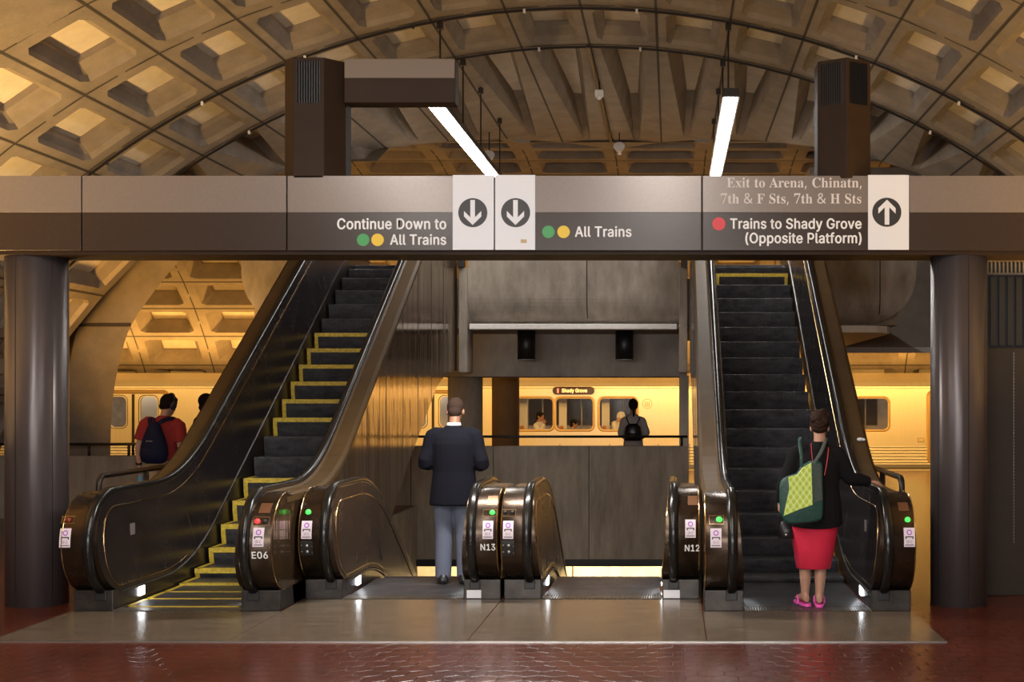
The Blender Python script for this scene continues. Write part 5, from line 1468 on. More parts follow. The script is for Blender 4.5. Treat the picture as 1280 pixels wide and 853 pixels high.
# destination sign
a0, a1 = at(692, 492.7, YTR), at(742, 484.5, YTR)
b = MB()
out_ = rrect(a0.x - 0.02, a1.x + 0.02, a0.z - 0.015, a1.z + 0.015, 0.085)
b.prism(out_, 1, YTR - 0.03, YTR)
b.prism(rrect(a0.x, a1.x, a0.z, a1.z, 0.07), 1, YTR - 0.034, YTR - 0.03, 1)
ds = local(b.build('destination_sign', [M_DARK, M_LEDBG]), train)
b = MB(); text_px(b, 'Shady Grove', 'sans', 0.02, 702.5, 734, 486.2, 490.7, YTR); b.v = [(x, y - 0.0345, z) for x, y, z in b.v]; b.build('lettering', M_LED, ds)
b = MB(); p0, p1 = at(696.5, 491.3, YTR), at(698.5, 486, YTR); b.box(p0.x, p1.x, YTR - 0.038, YTR - 0.034, p0.z, p1.z); b.build('line_bar', M_LEDR, ds)
# round emblem
c = at(809, 505, YTR)
b = MB()
for r0, r1, mi in ((0.115, 0.10, 1), (0.10, 0.085, 0), (0.085, 0.0, 0)):
    ring = [(c.x + cos(k * pi / 16) * r0, YTR - 0.004 - (0.002 if mi else 0), c.z + sin(k * pi / 16) * r0) for k in range(32)]
    if r1: b.grid([ring, [(c.x + cos(k * pi / 16) * r1, YTR - 0.005, c.z + sin(k * pi / 16) * r1) for k in range(32)]], mi, True)
    else: b.poly(ring, mi)
for sx in (-0.045, -0.015, 0.015, 0.045):
    b.box(c.x + sx - 0.008, c.x + sx + 0.008, YTR - 0.008, YTR - 0.004, c.z - 0.045, c.z + 0.045, 1)
b.box(c.x - 0.06, c.x + 0.06, YTR - 0.008, YTR - 0.004, c.z - 0.06, c.z - 0.045, 1)
local(b.build('round_emblem', [M_TRAIN, M_TFRAME]), train)
p0, p1 = at(1147, 553, YTR), at(1155, 547.5, YTR)
b = MB(); b.box(p0.x, p1.x, YTR - 0.015, YTR, p0.z, p1.z); b.box(p0.x + .02, p1.x - .02, YTR - 0.02, YTR, p0.z + .02, p1.z - .02, 1)
local(b.build('access_panel', [M_TFRAME, M_TRAIN]), train)
b = MB()
for px in (618, 700, 762, 823, 862):
    xj = at(px, 0, YTR).x; b.box(xj - 0.006, xj + 0.006, YTR - 0.014, YTR, 0.1, zrib + 0.05)
local(b.build('side_joint', M_DARK), train)
# ================================================================== PEOPLE
M_SKIN_D = mat('brown_skin', (0.26, 0.125, 0.07), 0.55)
M_SKIN_L = mat('light_skin', (0.55, 0.33, 0.23), 0.55)
M_SKIN_M = mat('tan_skin', (0.42, 0.22, 0.14), 0.55)
M_HAIR = mat('dark_hair', (0.014, 0.010, 0.008), 0.55, spec=0.1, bump=0.8, bscale=70)
M_HAIRS = mat('cropped_hair', (0.045, 0.026, 0.018), 0.8, spec=0.1, bump=0.5, bscale=160)
M_HAIRB = mat('brown_black_hair', (0.032, 0.016, 0.010), 0.5, spec=0.1, bump=0.9, bscale=60)
M_HAIRW = mat('white_hair', (0.80, 0.77, 0.72), 0.7, bump=0.6, bscale=60)
M_COAT = mat('dark_navy_wool', (0.007, 0.007, 0.011), 0.9, spec=0.12, bump=0.08, bscale=240)
M_TROU = mat('grey_blue_trousers', (0.115, 0.125, 0.165), 0.85, spec=0.12, bump=0.25, bscale=120)
M_COLLAR = mat('white_cotton', (0.75, 0.73, 0.72), 0.8)
M_SHOE = mat('black_leather', (0.012, 0.010, 0.010), 0.35)
M_CARD = mat('black_knit', (0.010, 0.009, 0.010), 0.95, spec=0.12, bump=0.3, bscale=150)
M_SKIRT_R = mat('red_skirt_cloth', (0.60, 0.012, 0.045), 0.8, bump=0.15, bscale=60)
M_PINK = mat('pink_rubber', (0.85, 0.10, 0.45), 0.5)
M_TSH = mat('red_tshirt', (0.36, 0.045, 0.045), 0.9, spec=0.12, bump=0.2, bscale=80)
M_NAVY = mat('navy_nylon', (0.018, 0.020, 0.055), 0.7, spec=0.12, bump=0.3, bscale=60)
M_KHAKI = mat('khaki_shorts', (0.48, 0.36, 0.22), 0.9)
M_GREYT = mat('grey_top', (0.38, 0.33, 0.31), 0.9, spec=0.12)
M_BAGG = mat('dark_green_bag', (0.012, 0.055, 0.042), 0.55, bump=0.4, bscale=25)
M_EYE = mat('eye_dark', (0.02, 0.012, 0.01), 0.2)
M_LIP = mat('lip', (0.32, 0.12, 0.10), 0.5)
M_BLUE = mat('blue_plastic', (0.16, 0.40, 0.62), 0.35)


def lime_material():
    m = mat('lime_lattice_print', (0.42, 0.58, 0.05), 0.6)
    nt = m.node_tree; bs = nt.nodes['Principled BSDF']
    tc = nt.nodes.new('ShaderNodeTexCoord'); sp = nt.nodes.new('ShaderNodeSeparateXYZ')
    nt.links.new(tc.outputs['Object'], sp.inputs[0])
    def ma(op, a, c):
        n = nt.nodes.new('ShaderNodeMath'); n.operation = op
        for i, v in enumerate((a, c)):
            if v is None: continue
            if isinstance(v, (int, float)): n.inputs[i].default_value = v
            else: nt.links.new(v, n.inputs[i])
        return n.outputs[0]
    zz = ma('MULTIPLY', sp.outputs[2], 0.72)
    out = []
    for u in (ma('ADD', sp.outputs[0], zz), ma('SUBTRACT', sp.outputs[0], zz)):
        s = ma('ABSOLUTE', ma('SINE', ma('MULTIPLY', u, pi / 0.05), None), None)
        out.append(ma('MINIMUM', ma('LESS_THAN', s, 0.42), ma('GREATER_THAN', s, 0.12)))
    f = ma('MAXIMUM', out[0], out[1])
    mx = nt.nodes.new('ShaderNodeMix'); mx.data_type = 'RGBA'
    mx.inputs[6].default_value = (0.40, 0.56, 0.045, 1); mx.inputs[7].default_value = (0.74, 0.80, 0.32, 1)
    nt.links.new(f, mx.inputs[0]); nt.links.new(mx.outputs[2], bs.inputs['Base Color'])
    return m


def ring(cx, cy, z, rx, ry, n=22, tilt=0.0):
    return [Vector((cx + rx * cos(2 * pi * k / n), cy + ry * sin(2 * pi * k / n), z + tilt * ry * sin(2 * pi * k / n))) for k in range(n)]


def V(*a): return Vector(a)


def hand(mb, wrist, d, n, side, curl=0.5, S=1.0, spread=0.0):
    """palm, four unequal bent fingers and a thumb; d points along the hand, n out of the palm"""
    d = Vector(d).normalized(); n = Vector(n); n = (n - d * n.dot(d)).normalized()
    s = d.cross(n) * side                     # towards the thumb
    w = Vector(wrist)
    mb.loft([[w + d * (t * S) + s * (a * cos(2 * pi * k / 12) * S) + n * (c * sin(2 * pi * k / 12) * S) for k in range(12)]
             for t, a, c in ((-0.015, 0.024, 0.018), (0.02, 0.031, 0.018), (0.055, 0.039, 0.016), (0.088, 0.039, 0.013), (0.097, 0.032, 0.009))])
    for i, (o, L) in enumerate(((0.029, 0.070), (0.010, 0.080), (-0.010, 0.075), (-0.028, 0.058))):
        p = w + d * (0.082 * S) + s * (o * S)
        pts = [p]
        ang = 0.15
        dirv = d
        for f in (0.48, 0.30, 0.22):
            ang += curl
            q = d * cos(ang) + n * sin(ang) + s * (spread * o * 8)
            pts.append(pts[-1] + q.normalized() * (L * f * S))
        mb.tube(pts, [0.0088 * S, 0.0085 * S, 0.0078 * S, 0.0062 * S], 8, sub=2)
    p = w + d * (0.022 * S) + s * (0.026 * S)
    pts = [p, p + (d * 0.6 + s * 0.8) .normalized() * (0.036 * S), p + (d * 0.6 + s * 0.8).normalized() * (0.036 * S) + (d * 0.85 + s * 0.25 + n * 0.4).normalized() * (0.030 * S)]
    pts.append(pts[-1] + (d * 0.8 + n * 0.6).normalized() * (0.022 * S))
    mb.tube(pts, [0.013 * S, 0.0115 * S, 0.010 * S, 0.0075 * S], 8, sub=2)


def person(label, loc, rz, S, skin, P, vox=0.008, group=None):
    """one continuous body; P holds the pose in metres, facing +Y"""
    nb = P['neck']                            # base of the neck
    Rh = Euler((P.get('pitch', 0), P.get('roll', 0), P.get('yaw', 0)), 'XYZ').to_matrix()
    hp = lambda x, y, z: nb + Rh @ Vector((x * S, y * S, z * S))
    mb = MB()
    rs = lambda r: tuple(q * S for q in r)
    mb.blob(hp(0, -0.005, 0.185), rs((0.077, 0.097, 0.092)), 0, 18, 14, Rh)
    mb.blob(hp(0, 0.026, 0.13), rs((0.062, 0.070, 0.092)), 0, 16, 12, Rh)
    mb.blob(hp(0, 0.062, 0.055), rs((0.032, 0.030, 0.024)), 0, 12, 8, Rh)
    mb.blob(hp(0, 0.098, 0.125), rs((0.012, 0.022, 0.020)), 0, 10, 8, Rh)
    mb.blob(hp(0, 0.088, 0.150), rs((0.010, 0.016, 0.030)), 0, 10, 8, Rh)
    mb.blob(hp(0, 0.082, 0.178), rs((0.050, 0.016, 0.010)), 0, 12, 8, Rh)
    mb.blob(hp(0, 0.086, 0.083), rs((0.025, 0.013, 0.012)), 0, 12, 8, Rh)
    for sx in (-1, 1): mb.blob(hp(0.077 * sx, -0.008, 0.142), rs((0.012, 0.022, 0.033)), 0, 10, 8, Rh)
    mb.tube([nb + V(0, -0.01, -0.06), nb + V(0, 0, 0.02), hp(0, -0.005, 0.10)], [0.066 * S, 0.054 * S, 0.053 * S], 14, sub=3)
    # torso
    tx = P.get('lean', lambda z: V(0, 0, 0))
    zh, zn = P['hip'], nb.z
    prof = ((0.0, 0.150, 0.100), (0.08, 0.165, 0.115), (0.22, 0.150, 0.105), (0.38, 0.140, 0.100), (0.58, 0.158, 0.108), (0.76, 0.172, 0.108), (0.88, 0.165, 0.092), (0.95, 0.125, 0.075), (1.0, 0.07, 0.06))
    k = P.get('wide', 1.0)
    rings = []
    for t, rx, ry in prof:
        z = zh - 0.06 * S + (zn - zh + 0.06 * S) * t
        c = tx(t) if callable(tx) else tx
        rings.append(ring(c.x + (nb.x - c.x) * (t ** 2), c.y + (nb.y - c.y) * (t ** 2), z, rx * S * k, ry * S * k))
    mb.loft(rings)
    torso = rings
    for q in ('L', 'R'):
        sh, el, wr = P[q]
        sgn = -1 if q == 'L' else 1
        mb.tube([sh + V(-sgn * 0.05 * S, 0, 0.0), sh, (sh + el) / 2, el, (el + wr) / 2 + (el - wr).normalized() * 0.03, wr], [0.05 * S, 0.052 * S, 0.045 * S, 0.038 * S, 0.037 * S, 0.025 * S], 12, sub=3)
        hd = P.get('hand' + q, (wr - el, V(0, 1, 0), 0.45))
        hand(mb, wr, hd[0], hd[1], (1 if q == 'L' else -1) * P.get('flip' + q, 1), hd[2], S)
        hipj, kn, an = P['leg' + q]
        mb.tube([hipj, hipj * 0.6 + kn * 0.4, kn, kn * 0.62 + an * 0.38 + V(0, -0.012 * S, 0), an], [0.086 * S, 0.080 * S, 0.053 * S, 0.056 * S, 0.036 * S], 14, sub=3)
        fd = Vector(P.get('foot' + q, (0, 1, 0))).normalized()
        fs = V(fd.y, -fd.x, 0)
        fl = []
        for t, hw, hh in ((-0.055, 0.022, 0.030), (-0.04, 0.031, 0.042), (0.03, 0.036, 0.045), (0.10, 0.044, 0.030), (0.16, 0.042, 0.020), (0.19, 0.025, 0.012)):
            c = V(an.x, an.y, P.get('ground', 0.0) + 0.008 + hh * S) + fd * (t * S)
            fl.append([c + fs * (hw * S * cos(2 * pi * j / 12)) + V(0, 0, hh * S * sin(2 * pi * j / 12)) for j in range(12)])
        mb.loft(fl)
        mb.tube([an, V(an.x, an.y, P.get('ground', 0) + 0.05 * S)], [0.036 * S, 0.038 * S], 12)
    body = mb.build('person', skin, remesh=vox, post_smooth=2)
    body.location = loc; body.rotation_euler = (0, 0, rz)
    tag(body, label, 'person', group)
    # eyes and mouth
    for sx in (-1, 1):
        e = MB(); e.blob(hp(0.030 * sx, 0.083, 0.160), rs((0.011, 0.008, 0.006)), 0, 10, 6, Rh); e.build('eye', M_EYE, body)
    e = MB(); e.blob(hp(0, 0.096, 0.083), rs((0.022, 0.006, 0.006)), 0, 10, 6, Rh); e.build('mouth', M_LIP, body)
    return body, hp, Rh, torso


def hair_cap(hp, Rh, S, body, m, thick=0.010, low=-0.035, front=0.055, extra=(), remesh=0.006):
    """hair shell over the crown and back of the head; extra blobs in head coordinates"""
    mb = MB()
    mb.blob(hp(0, -0.012, 0.190), tuple(q * S for q in (0.077 + thick, 0.094 + thick, 0.090 + thick)), 0, 20, 14, Rh)
    mb.blob(hp(0, -0.045, 0.135 + low), tuple(q * S for q in (0.060 + thick, 0.055, 0.060)), 0, 16, 12, Rh)
    for c, r in extra: mb.blob(hp(*c), tuple(q * S for q in r), 0, 12, 10, Rh)
    # keep the face clear
    o = mb.build('hair', m, body, remesh=remesh, post_smooth=1)
    return o


def sleeve(mb, P, q, rads, upto=1.0, over=0.0):
    sh, el, wr = P[q]
    sgn = -1 if q == 'L' else 1
    end = wr if upto >= 1 else sh + (el - sh) * upto
    if upto >= 1:
        mb.tube([sh + V(-sgn * 0.07, 0, 0.005), sh, (sh + el) / 2, el, (el + wr) / 2, wr], [rads[0], rads[0], rads[1], rads[2], (rads[2] + rads[3]) / 2, rads[3]], 14, sub=3)
    else:
        mb.tube([sh + V(-sgn * 0.07, 0, 0.005), sh, end], [rads[0], rads[0], rads[1]], 14, sub=3)


def shoe(body, an, S, m, ground=0.0, d=(0, 1, 0)):
    d = Vector(d).normalized(); s = V(d.y, -d.x, 0)
    mb = MB()
    R = []
    for t, hw, hh in ((-0.075, 0.020, 0.022), (-0.062, 0.036, 0.040), (0.02, 0.040, 0.044), (0.08, 0.046, 0.036), (0.15, 0.048, 0.026), (0.20, 0.036, 0.020), (0.222, 0.015, 0.010)):
        c = V(an.x, an.y, ground + hh * S) + d * (t * S)
        R.append([c + s * (hw * S * cos(2 * pi * j / 14)) + V(0, 0, hh * S * sin(2 * pi * j / 14)) for j in range(14)])
    mb.loft(R)
    mb.build('shoe', m, body, smooth=True)


# ---- man in the long dark coat on the second escalator, back turned, head bowed
mx_, my_ = at(567.5, 0, 11.3).x, 11.3
S = 0.955
P = dict(neck=V(0.004, 0.0, 1.405), pitch=radians(-24), hip=0.86,
         L=(V(-0.185, -0.01, 1.315), V(-0.255, -0.03, 1.075), V(-0.10, 0.20, 1.12)),
         R=(V(0.185, -0.01, 1.315), V(0.255, -0.03, 1.065), V(0.11, 0.20, 1.11)),
         handL=(V(0.5, 0.75, 0.2), V(0.6, -0.3, 0.6), 0.5), handR=(V(-0.5, 0.75, 0.2), V(-0.6, -0.3, 0.6), 0.5),
         legL=(V(-0.085, 0, 0.84), V(-0.09, 0.015, 0.45), V(-0.095, -0.01, 0.085)), legR=(V(0.085, 0, 0.84), V(0.09, 0.015, 0.45), V(0.10, -0.01, 0.085)),
         footL=(-0.2, 1, 0), footR=(0.2, 1, 0), ground=0.0)
man, hp, Rh, tor = person('person in a long dark navy coat, back turned and head bowed, on the down escalator', (mx_, my_, 0.014), 0, S, M_SKIN_D, P, 0.006)
hair_cap(hp, Rh, S, man, M_HAIRS, 0.004, low=0.0)
mb = MB()
mb.loft([ring(0, -0.005, 0.70, 0.218, 0.150), ring(0, -0.005, 0.71, 0.222, 0.154), ring(0, -0.005, 0.84, 0.208, 0.145), ring(0, -0.005, 1.00, 0.190, 0.132), ring(0, -0.005, 1.14, 0.198, 0.138), ring(0, -0.005, 1.25, 0.212, 0.138), ring(0, -0.008, 1.315, 0.205, 0.118), ring(0, -0.01, 1.36, 0.150, 0.095), ring(0, -0.008, 1.395, 0.088, 0.075), ring(0, -0.006, 1.415, 0.072, 0.066)])
for q in 'LR': sleeve(mb, P, q, (0.075, 0.068, 0.068, 0.050))
mb.build('coat', M_COAT, man, remesh=0.010, post_smooth=3)
mb = MB(); mb.loft([ring(0, -0.002, 1.395, 0.068, 0.064), ring(0, -0.004, 1.438, 0.060, 0.060)]); mb.build('shirt_collar', M_COLLAR, man, smooth=True)
mb = MB()
for q in 'LR':
    h, k, a = P['leg' + q]
    mb.tube([h + V(0, 0, 0.05), h * 0.5 + k * 0.5, k, a * 0.6 + k * 0.4, a + V(0, -0.005, -0.04)], [0.10, 0.098, 0.082, 0.076, 0.070], 16, sub=3)
mb.blob((0, 0, 0.85), (0.17, 0.12, 0.10), 0)
mb.build('trousers', M_TROU, man, remesh=0.009, post_smooth=3)
for q, dd in (('L', (-0.2, 1, 0)), ('R', (0.2, 1, 0))): shoe(man, P['leg' + q][2], 1.12, M_SHOE, 0.0, dd)

# ---- woman in the red skirt at the foot of the right escalator
wx, wy = at(1016, 0, 10.12).x, 10.12
S = 0.885
P = dict(neck=V(0.055, 0.0, 1.295), pitch=radians(-8), yaw=radians(-8), hip=0.78, wide=1.04, lean=lambda t: V(0.015, 0, 0),
         L=(V(-0.125, -0.01, 1.215), V(-0.225, -0.02, 0.985), V(-0.262, 0.05, 0.83)),
         R=(V(0.195, -0.01, 1.205), V(0.30, 0.02, 1.02), V(0.465, 0.10, 0.985)),
         handL=(V(0.0, 0.25, -1), V(1, 0, 0), 0.5), handR=(V(1, 0.30, -0.12), V(-0.1, 0, -1), 0.32),
         legL=(V(-0.07, 0, 0.76), V(-0.06, 0.01, 0.42), V(-0.065, -0.02, 0.085)), legR=(V(0.085, 0, 0.76), V(0.065, 0.015, 0.42), V(0.045, -0.06, 0.085)),
         footL=(-0.25, 1, 0), footR=(0.1, 1, 0), ground=0.022)
wom, hp, Rh, tor = person('person in a black cardigan and red skirt, hand on the rail of the right escalator', (wx, wy, 0.012), 0, S, M_SKIN_M, P, 0.005)
hair_cap(hp, Rh, S, wom, M_HAIRB, 0.013, low=0.012, extra=[((0.0, -0.07, 0.255), (0.062, 0.052, 0.050)), ((0.045, -0.08, 0.20), (0.042, 0.04, 0.042)), ((-0.048, -0.078, 0.215), (0.040, 0.04, 0.040)), ((0.03, -0.03, 0.295), (0.035, 0.04, 0.024)), ((-0.025, -0.02, 0.295), (0.03, 0.04, 0.022)), ((-0.01, -0.10, 0.225), (0.035, 0.03, 0.035)), ((0.06, -0.03, 0.25), (0.035, 0.04, 0.035)), ((-0.06, -0.02, 0.25), (0.03, 0.04, 0.035))])
mb = MB()
mb.loft([ring(0.02, -0.005, 0.655, 0.215, 0.160, tilt=0.2), ring(0.02, -0.005, 0.665, 0.220, 0.164, tilt=0.2), ring(0.02, -0.005, 0.80, 0.212, 0.160), ring(0.022, -0.005, 0.95, 0.188, 0.142), ring(0.028, -0.005, 1.08, 0.190, 0.138), ring(0.034, -0.006, 1.16, 0.195, 0.128), ring(0.040, -0.008, 1.215, 0.178, 0.105), ring(0.048, -0.006, 1.258, 0.120, 0.085), ring(0.054, -0.004, 1.292, 0.072, 0.066), ring(0.055, -0.003, 1.315, 0.062, 0.058)])
for q in 'LR': sleeve(mb, P, q, (0.072, 0.066, 0.060, 0.044))
mb.build('cardigan', M_CARD, wom, remesh=0.009, post_smooth=3)
mb = MB()
mb.loft([ring(0.012, 0, 0.86, 0.165, 0.13), ring(0.012, 0, 0.74, 0.196, 0.152), ring(0.012, 0, 0.62, 0.192, 0.150), ring(0.01, 0, 0.45, 0.165, 0.130), ring(0.005, -0.005, 0.305, 0.140, 0.112), ring(0.005, -0.005, 0.298, 0.134, 0.106)], caps=False)
sk = mb.build('skirt', M_SKIRT_R, wom, smooth=True); so = sk.modifiers.new('cloth', 'SOLIDIFY'); so.thickness = 0.006; so.offset = -1
for q, dd, m_ in (('L', (-0.25, 1, 0), 1), ('R', (0.1, 1, 0), 1)):
    a = P['leg' + q][2]
    d = Vector(dd).normalized(); s = V(d.y, -d.x, 0)
    mb = MB()
    outl = [(-0.085, 0), (-0.075, 0.026), (-0.03, 0.036), (0.05, 0.040), (0.12, 0.048), (0.165, 0.040), (0.19, 0.018), (0.195, 0)]
    pts = outl + [(t, -h) for t, h in outl[-2:0:-1]]
    for z0, z1 in ((0.0, 0.022),):
        top_ = [V(a.x, a.y, z1) + d * t * 1.0 + s * h for t, h in pts]
        bot_ = [V(a.x, a.y, z0) + d * t * 1.0 + s * h for t, h in pts]
        mb.loft([bot_, top_])
    fo = mb.build('flip_flop', M_PINK, wom, bevel=0.005)
    mb = MB(); c = V(a.x, a.y, 0)
    for e in (-1, 1):
        mb.tube([c + d * 0.04 + s * 0.040 * e + V(0, 0, 0.022), c + d * 0.085 + s * 0.036 * e + V(0, 0, 0.066), c + d * 0.125 + s * 0.012 * e + V(0, 0, 0.060), c + d * 0.14 + V(0, 0, 0.024)], 0.008, 8, sub=3)
    mb.build('strap', M_PINK, fo)
mb = MB()
for pts in ([V(-0.015, -0.02, 1.30), V(-0.02, -0.085, 1.255), V(-0.016, -0.125, 1.16), V(-0.01, -0.155, 1.07)], [V(0.118, -0.01, 1.29), V(0.115, -0.085, 1.25), V(0.095, -0.135, 1.14), V(0.075, -0.158, 1.05)]):
    pass
    b2 = MB(); b2.tube(pts, 0.0035, 6, sub=3); b2.build('red_cord', mat('red_cord', (0.45, 0.03, 0.03), 0.6), wom)

# lime and dark green tote on her back
yb = 9.84
bag = empty('tote_bag', at(1003, 652, yb)); tag(bag, 'lime green patterned tote with dark green sides slung behind the red skirted woman', 'bag')
outl = [(1014, 577), (1027.5, 579), (1029, 600), (1029.5, 638), (1026, 651), (1008, 654.5), (990, 656), (981, 652), (976, 640), (975.5, 612), (978, 601), (986, 596), (997, 592), (1003, 583)]
mb = MB()
f = [at(x, y, yb) for x, y in smooth_line(outl + [outl[0]], 3)[:-1]]
cen = at(1003, 622, yb)
R0 = [cen + (p - cen) * 0.90 + V(0, 0.0, 0) for p in f]
Ra = [cen + (p - cen) * 0.97 + V(0, 0.008, 0) for p in f]
R1 = [p + V(0, 0.025, 0) for p in f]
R2 = [p + V(0, 0.085, 0) for p in f]
R3 = [cen + (p - cen) * 0.86 + V(0, 0.115, 0) for p in f]
mb.loft([R0, Ra, R1, R2, R3])
local(mb.build('bag_body', M_BAGG, smooth=True), bag)
lime = [(1014.3, 578.5), (1015, 600), (1016, 631.5), (1000, 637), (979.5, 645.5), (983, 628), (986.5, 612), (985.5, 597), (997, 593.5), (1003, 585)]
mb = MB(); mb.prism([(p.x, p.z) for p in (at(x, y, yb - 0.004) for x, y in lime)], 1, yb - 0.006, yb + 0.02)
local(mb.build('lime_panel', lime_material(), bevel=0.004), bag)
mb = MB(); mb.prism([(p.x, p.z) for p in (at(x, y, yb) for x, y in [(1016.5, 579.5), (1026, 580.5), (1028, 625), (1018, 629)])], 1, yb - 0.003, yb + 0.01)
local(mb.build('side_panel', mat('grey_green_fabric', (0.045, 0.062, 0.05), 0.8, var=0.3, vscale=60), bevel=0.003), bag)
for pts in ([(1017, 580), (1026, 566), (1033.5, 552), (1037, 549)], [(1002, 584), (1001.5, 568), (1001, 552), (1004, 548)]):
    P3 = [at(x, y, yb + 0.005 + 0.0 * i) for i, (x, y) in enumerate(pts)]
    P3[-1].y += 0.20; P3[-2].y += 0.09
    mb = MB(); mb.tube(P3, 0.013, 8, sub=3, flat=0.3, up=(0, 1, 0))
    st = local(mb.build('strap', mat('grey_green_strap', (0.075, 0.095, 0.085), 0.7) if pts[0][0] > 1010 else M_BAGG), bag)
# small black handbag hanging from her left hand
hb = empty('handbag', at(985, 672, 10.10)); tag(hb, 'small black leather handbag hanging low under the green tote', 'bag')
c = at(984, 662, 10.10)
mb = MB(); mb.loft([ring(c.x, c.y, c.z - 0.075, 0.060, 0.03), ring(c.x, c.y, c.z - 0.068, 0.072, 0.042), ring(c.x, c.y, c.z + 0.0, 0.066, 0.038), ring(c.x, c.y, c.z + 0.06, 0.05, 0.020), ring(c.x, c.y, c.z + 0.066, 0.045, 0.012)])
local(mb.build('bag_body', M_SHOE, smooth=True), hb)
mb = MB(); mb.tube([V(c.x - 0.045, c.y, c.z + 0.06), V(c.x - 0.05, c.y - 0.005, c.z + 0.12), V(c.x - 0.02, c.y + 0.0, c.z + 0.155), V(c.x + 0.02, c.y, c.z + 0.12), V(c.x + 0.04, c.y, c.z + 0.06)], 0.006, 8, sub=4)
local(mb.build('handle', M_SHOE), hb)
mb = MB(); mb.blob((c.x - 0.01, c.y - 0.042, c.z - 0.04), (0.012, 0.004, 0.008), 0); local(mb.build('clasp', M_STEEL), hb)

# ---- man with navy backpack, back turned, beyond the left escalator
lx, ly = at(202, 0, 15.0).x, 15.0
S = 0.97
P = dict(neck=V(0.03, 0.02, 1.44), pitch=radians(-20), yaw=radians(-32), hip=0.87,
         L=(V(-0.185, 0, 1.355), V(-0.262, -0.03, 1.085), V(-0.272, 0.02, 0.85)),
         R=(V(0.205, 0, 1.335), V(0.235, -0.02, 1.06), V(0.215, 0.19, 0.97)),
         handL=(V(-0.05, 0.15, -1), V(1, 0, 0), 0.6), handR=(V(-0.2, 1, 0.1), V(-1, 0, 0.1), 0.6),
         legL=(V(-0.09, 0, 0.86), V(-0.10, 0.02, 0.47), V(-0.10, -0.01, 0.09)), legR=(V(0.09, 0, 0.86), V(0.10, 0.02, 0.47), V(0.11, -0.01, 0.09)))
lm, hp, Rh, tor = person('person in a red T-shirt and khaki shorts wearing a navy backpack, beyond the left escalator', (lx, ly, 0), 0, S, M_SKIN_L, P, 0.007)
hair_cap(hp, Rh, S, lm, M_HAIR, 0.014, low=0.0, extra=[((0.0, 0.055, 0.245), (0.05, 0.04, 0.03)), ((-0.06, -0.02, 0.2), (0.03, 0.06, 0.05))])
mb = MB()
mb.loft([ring(0, 0, 0.925, 0.192, 0.135), ring(0, 0, 0.935, 0.195, 0.138), ring(0, 0, 1.04, 0.182, 0.128), ring(0.005, 0, 1.20, 0.195, 0.130), ring(0.012, 0, 1.32, 0.205, 0.118), ring(0.018, 0.004, 1.385, 0.165, 0.095), ring(0.025, 0.012, 1.43, 0.09, 0.072), ring(0.028, 0.018, 1.455, 0.066, 0.062)])
for q in 'LR': sleeve(mb, P, q, (0.078, 0.080), 0.72)
mb.build('t_shirt', M_TSH, lm, remesh=0.011, post_smooth=3)
mb = MB()
for q in 'LR':
    h, k, a = P['leg' + q]
    mb.tube([h + V(0, 0, 0.06), h * 0.5 + k * 0.5, k + V(0, 0, 0.04)], [0.105, 0.115, 0.112], 16, sub=3)
mb.blob((0, 0, 0.87), (0.185, 0.13, 0.11), 0)
mb.build('shorts', M_KHAKI, lm, remesh=0.011, post_smooth=3)
for q in 'LR': shoe(lm, P['leg' + q][2], 1.12, M_COLLAR)
w_ = P['L'][2]; e_ = P['L'][1]; d = (w_ - e_).normalized()
mb = MB(); mb.tube([w_ - d * 0.045, w_ - d * 0.02], 0.032, 14); mb.blob(w_ - d * 0.032 + V(-0.03, -0.01, 0), (0.010, 0.018, 0.018), 0); mb.build('wristwatch', M_BLACK, lm)
# headphones over his hair
hpn = empty('headphones', V(lx, ly, 0) + hp(0, 0, 0.15)); tag(hpn, 'black over-ear headphones on the person in the red T-shirt', 'headphones')
mb = MB(); mb.tube([V(lx, ly, 0) + hp(0.108 * cos(a), -0.01, 0.16 + 0.142 * sin(a)) for a in [pi * k / 14 for k in range(15)]], 0.011, 8); local(mb.build('headband', mat('headphone_plastic', (0.035, 0.033, 0.035), 0.3)), hpn)
for sx in (-1, 1):
    mb = MB(); mb.blob(V(lx, ly, 0) + hp(0.104 * sx, -0.005, 0.140), (0.028, 0.044, 0.050), 0, 14, 10, Rh); local(mb.build('ear_cup', MATS['headphone_plastic']), hpn)
# backpack
bp = empty('backpack', (lx, ly - 0.2, 0.86)); tag(bp, 'navy teardrop backpack on the person in the red T-shirt', 'backpack')
mb = MB()
mb.loft([[V(lx - 0.002 + x_, ly - 0.215 + y_, z) for x_, y_ in [(rx * cos(2 * pi * k / 20), ry * sin(2 * pi * k / 20)) for k in range(20)]] for z, rx, ry in
         ((0.895, 0.09, 0.05), (0.92, 0.142, 0.085), (1.0, 0.165, 0.105), (1.10, 0.152, 0.105), (1.20, 0.125, 0.095), (1.30, 0.085, 0.075), (1.365, 0.055, 0.05), (1.385, 0.03, 0.03))])
bb = local(mb.build('pack_body', M_NAVY, smooth=True), bp)
mb = MB(); mb.loft([[V(lx - 0.015 + rx * cos(2 * pi * k / 20), ly - 0.265 + ry * sin(2 * pi * k / 20), z) for k in range(20)] for z, rx, ry in ((0.925, 0.08, 0.03), (0.945, 0.115, 0.06), (1.04, 0.125, 0.068), (1.075, 0.11, 0.055), (1.08, 0.10, 0.04))])
local(mb.build('front_pocket', M_NAVY, smooth=True), bp)
mb = MB(); mb.box(lx - 0.055, lx + 0.02, ly - 0.322, ly - 0.31, 1.155, 1.168); local(mb.build('logo_patch', M_STEEL), bp)
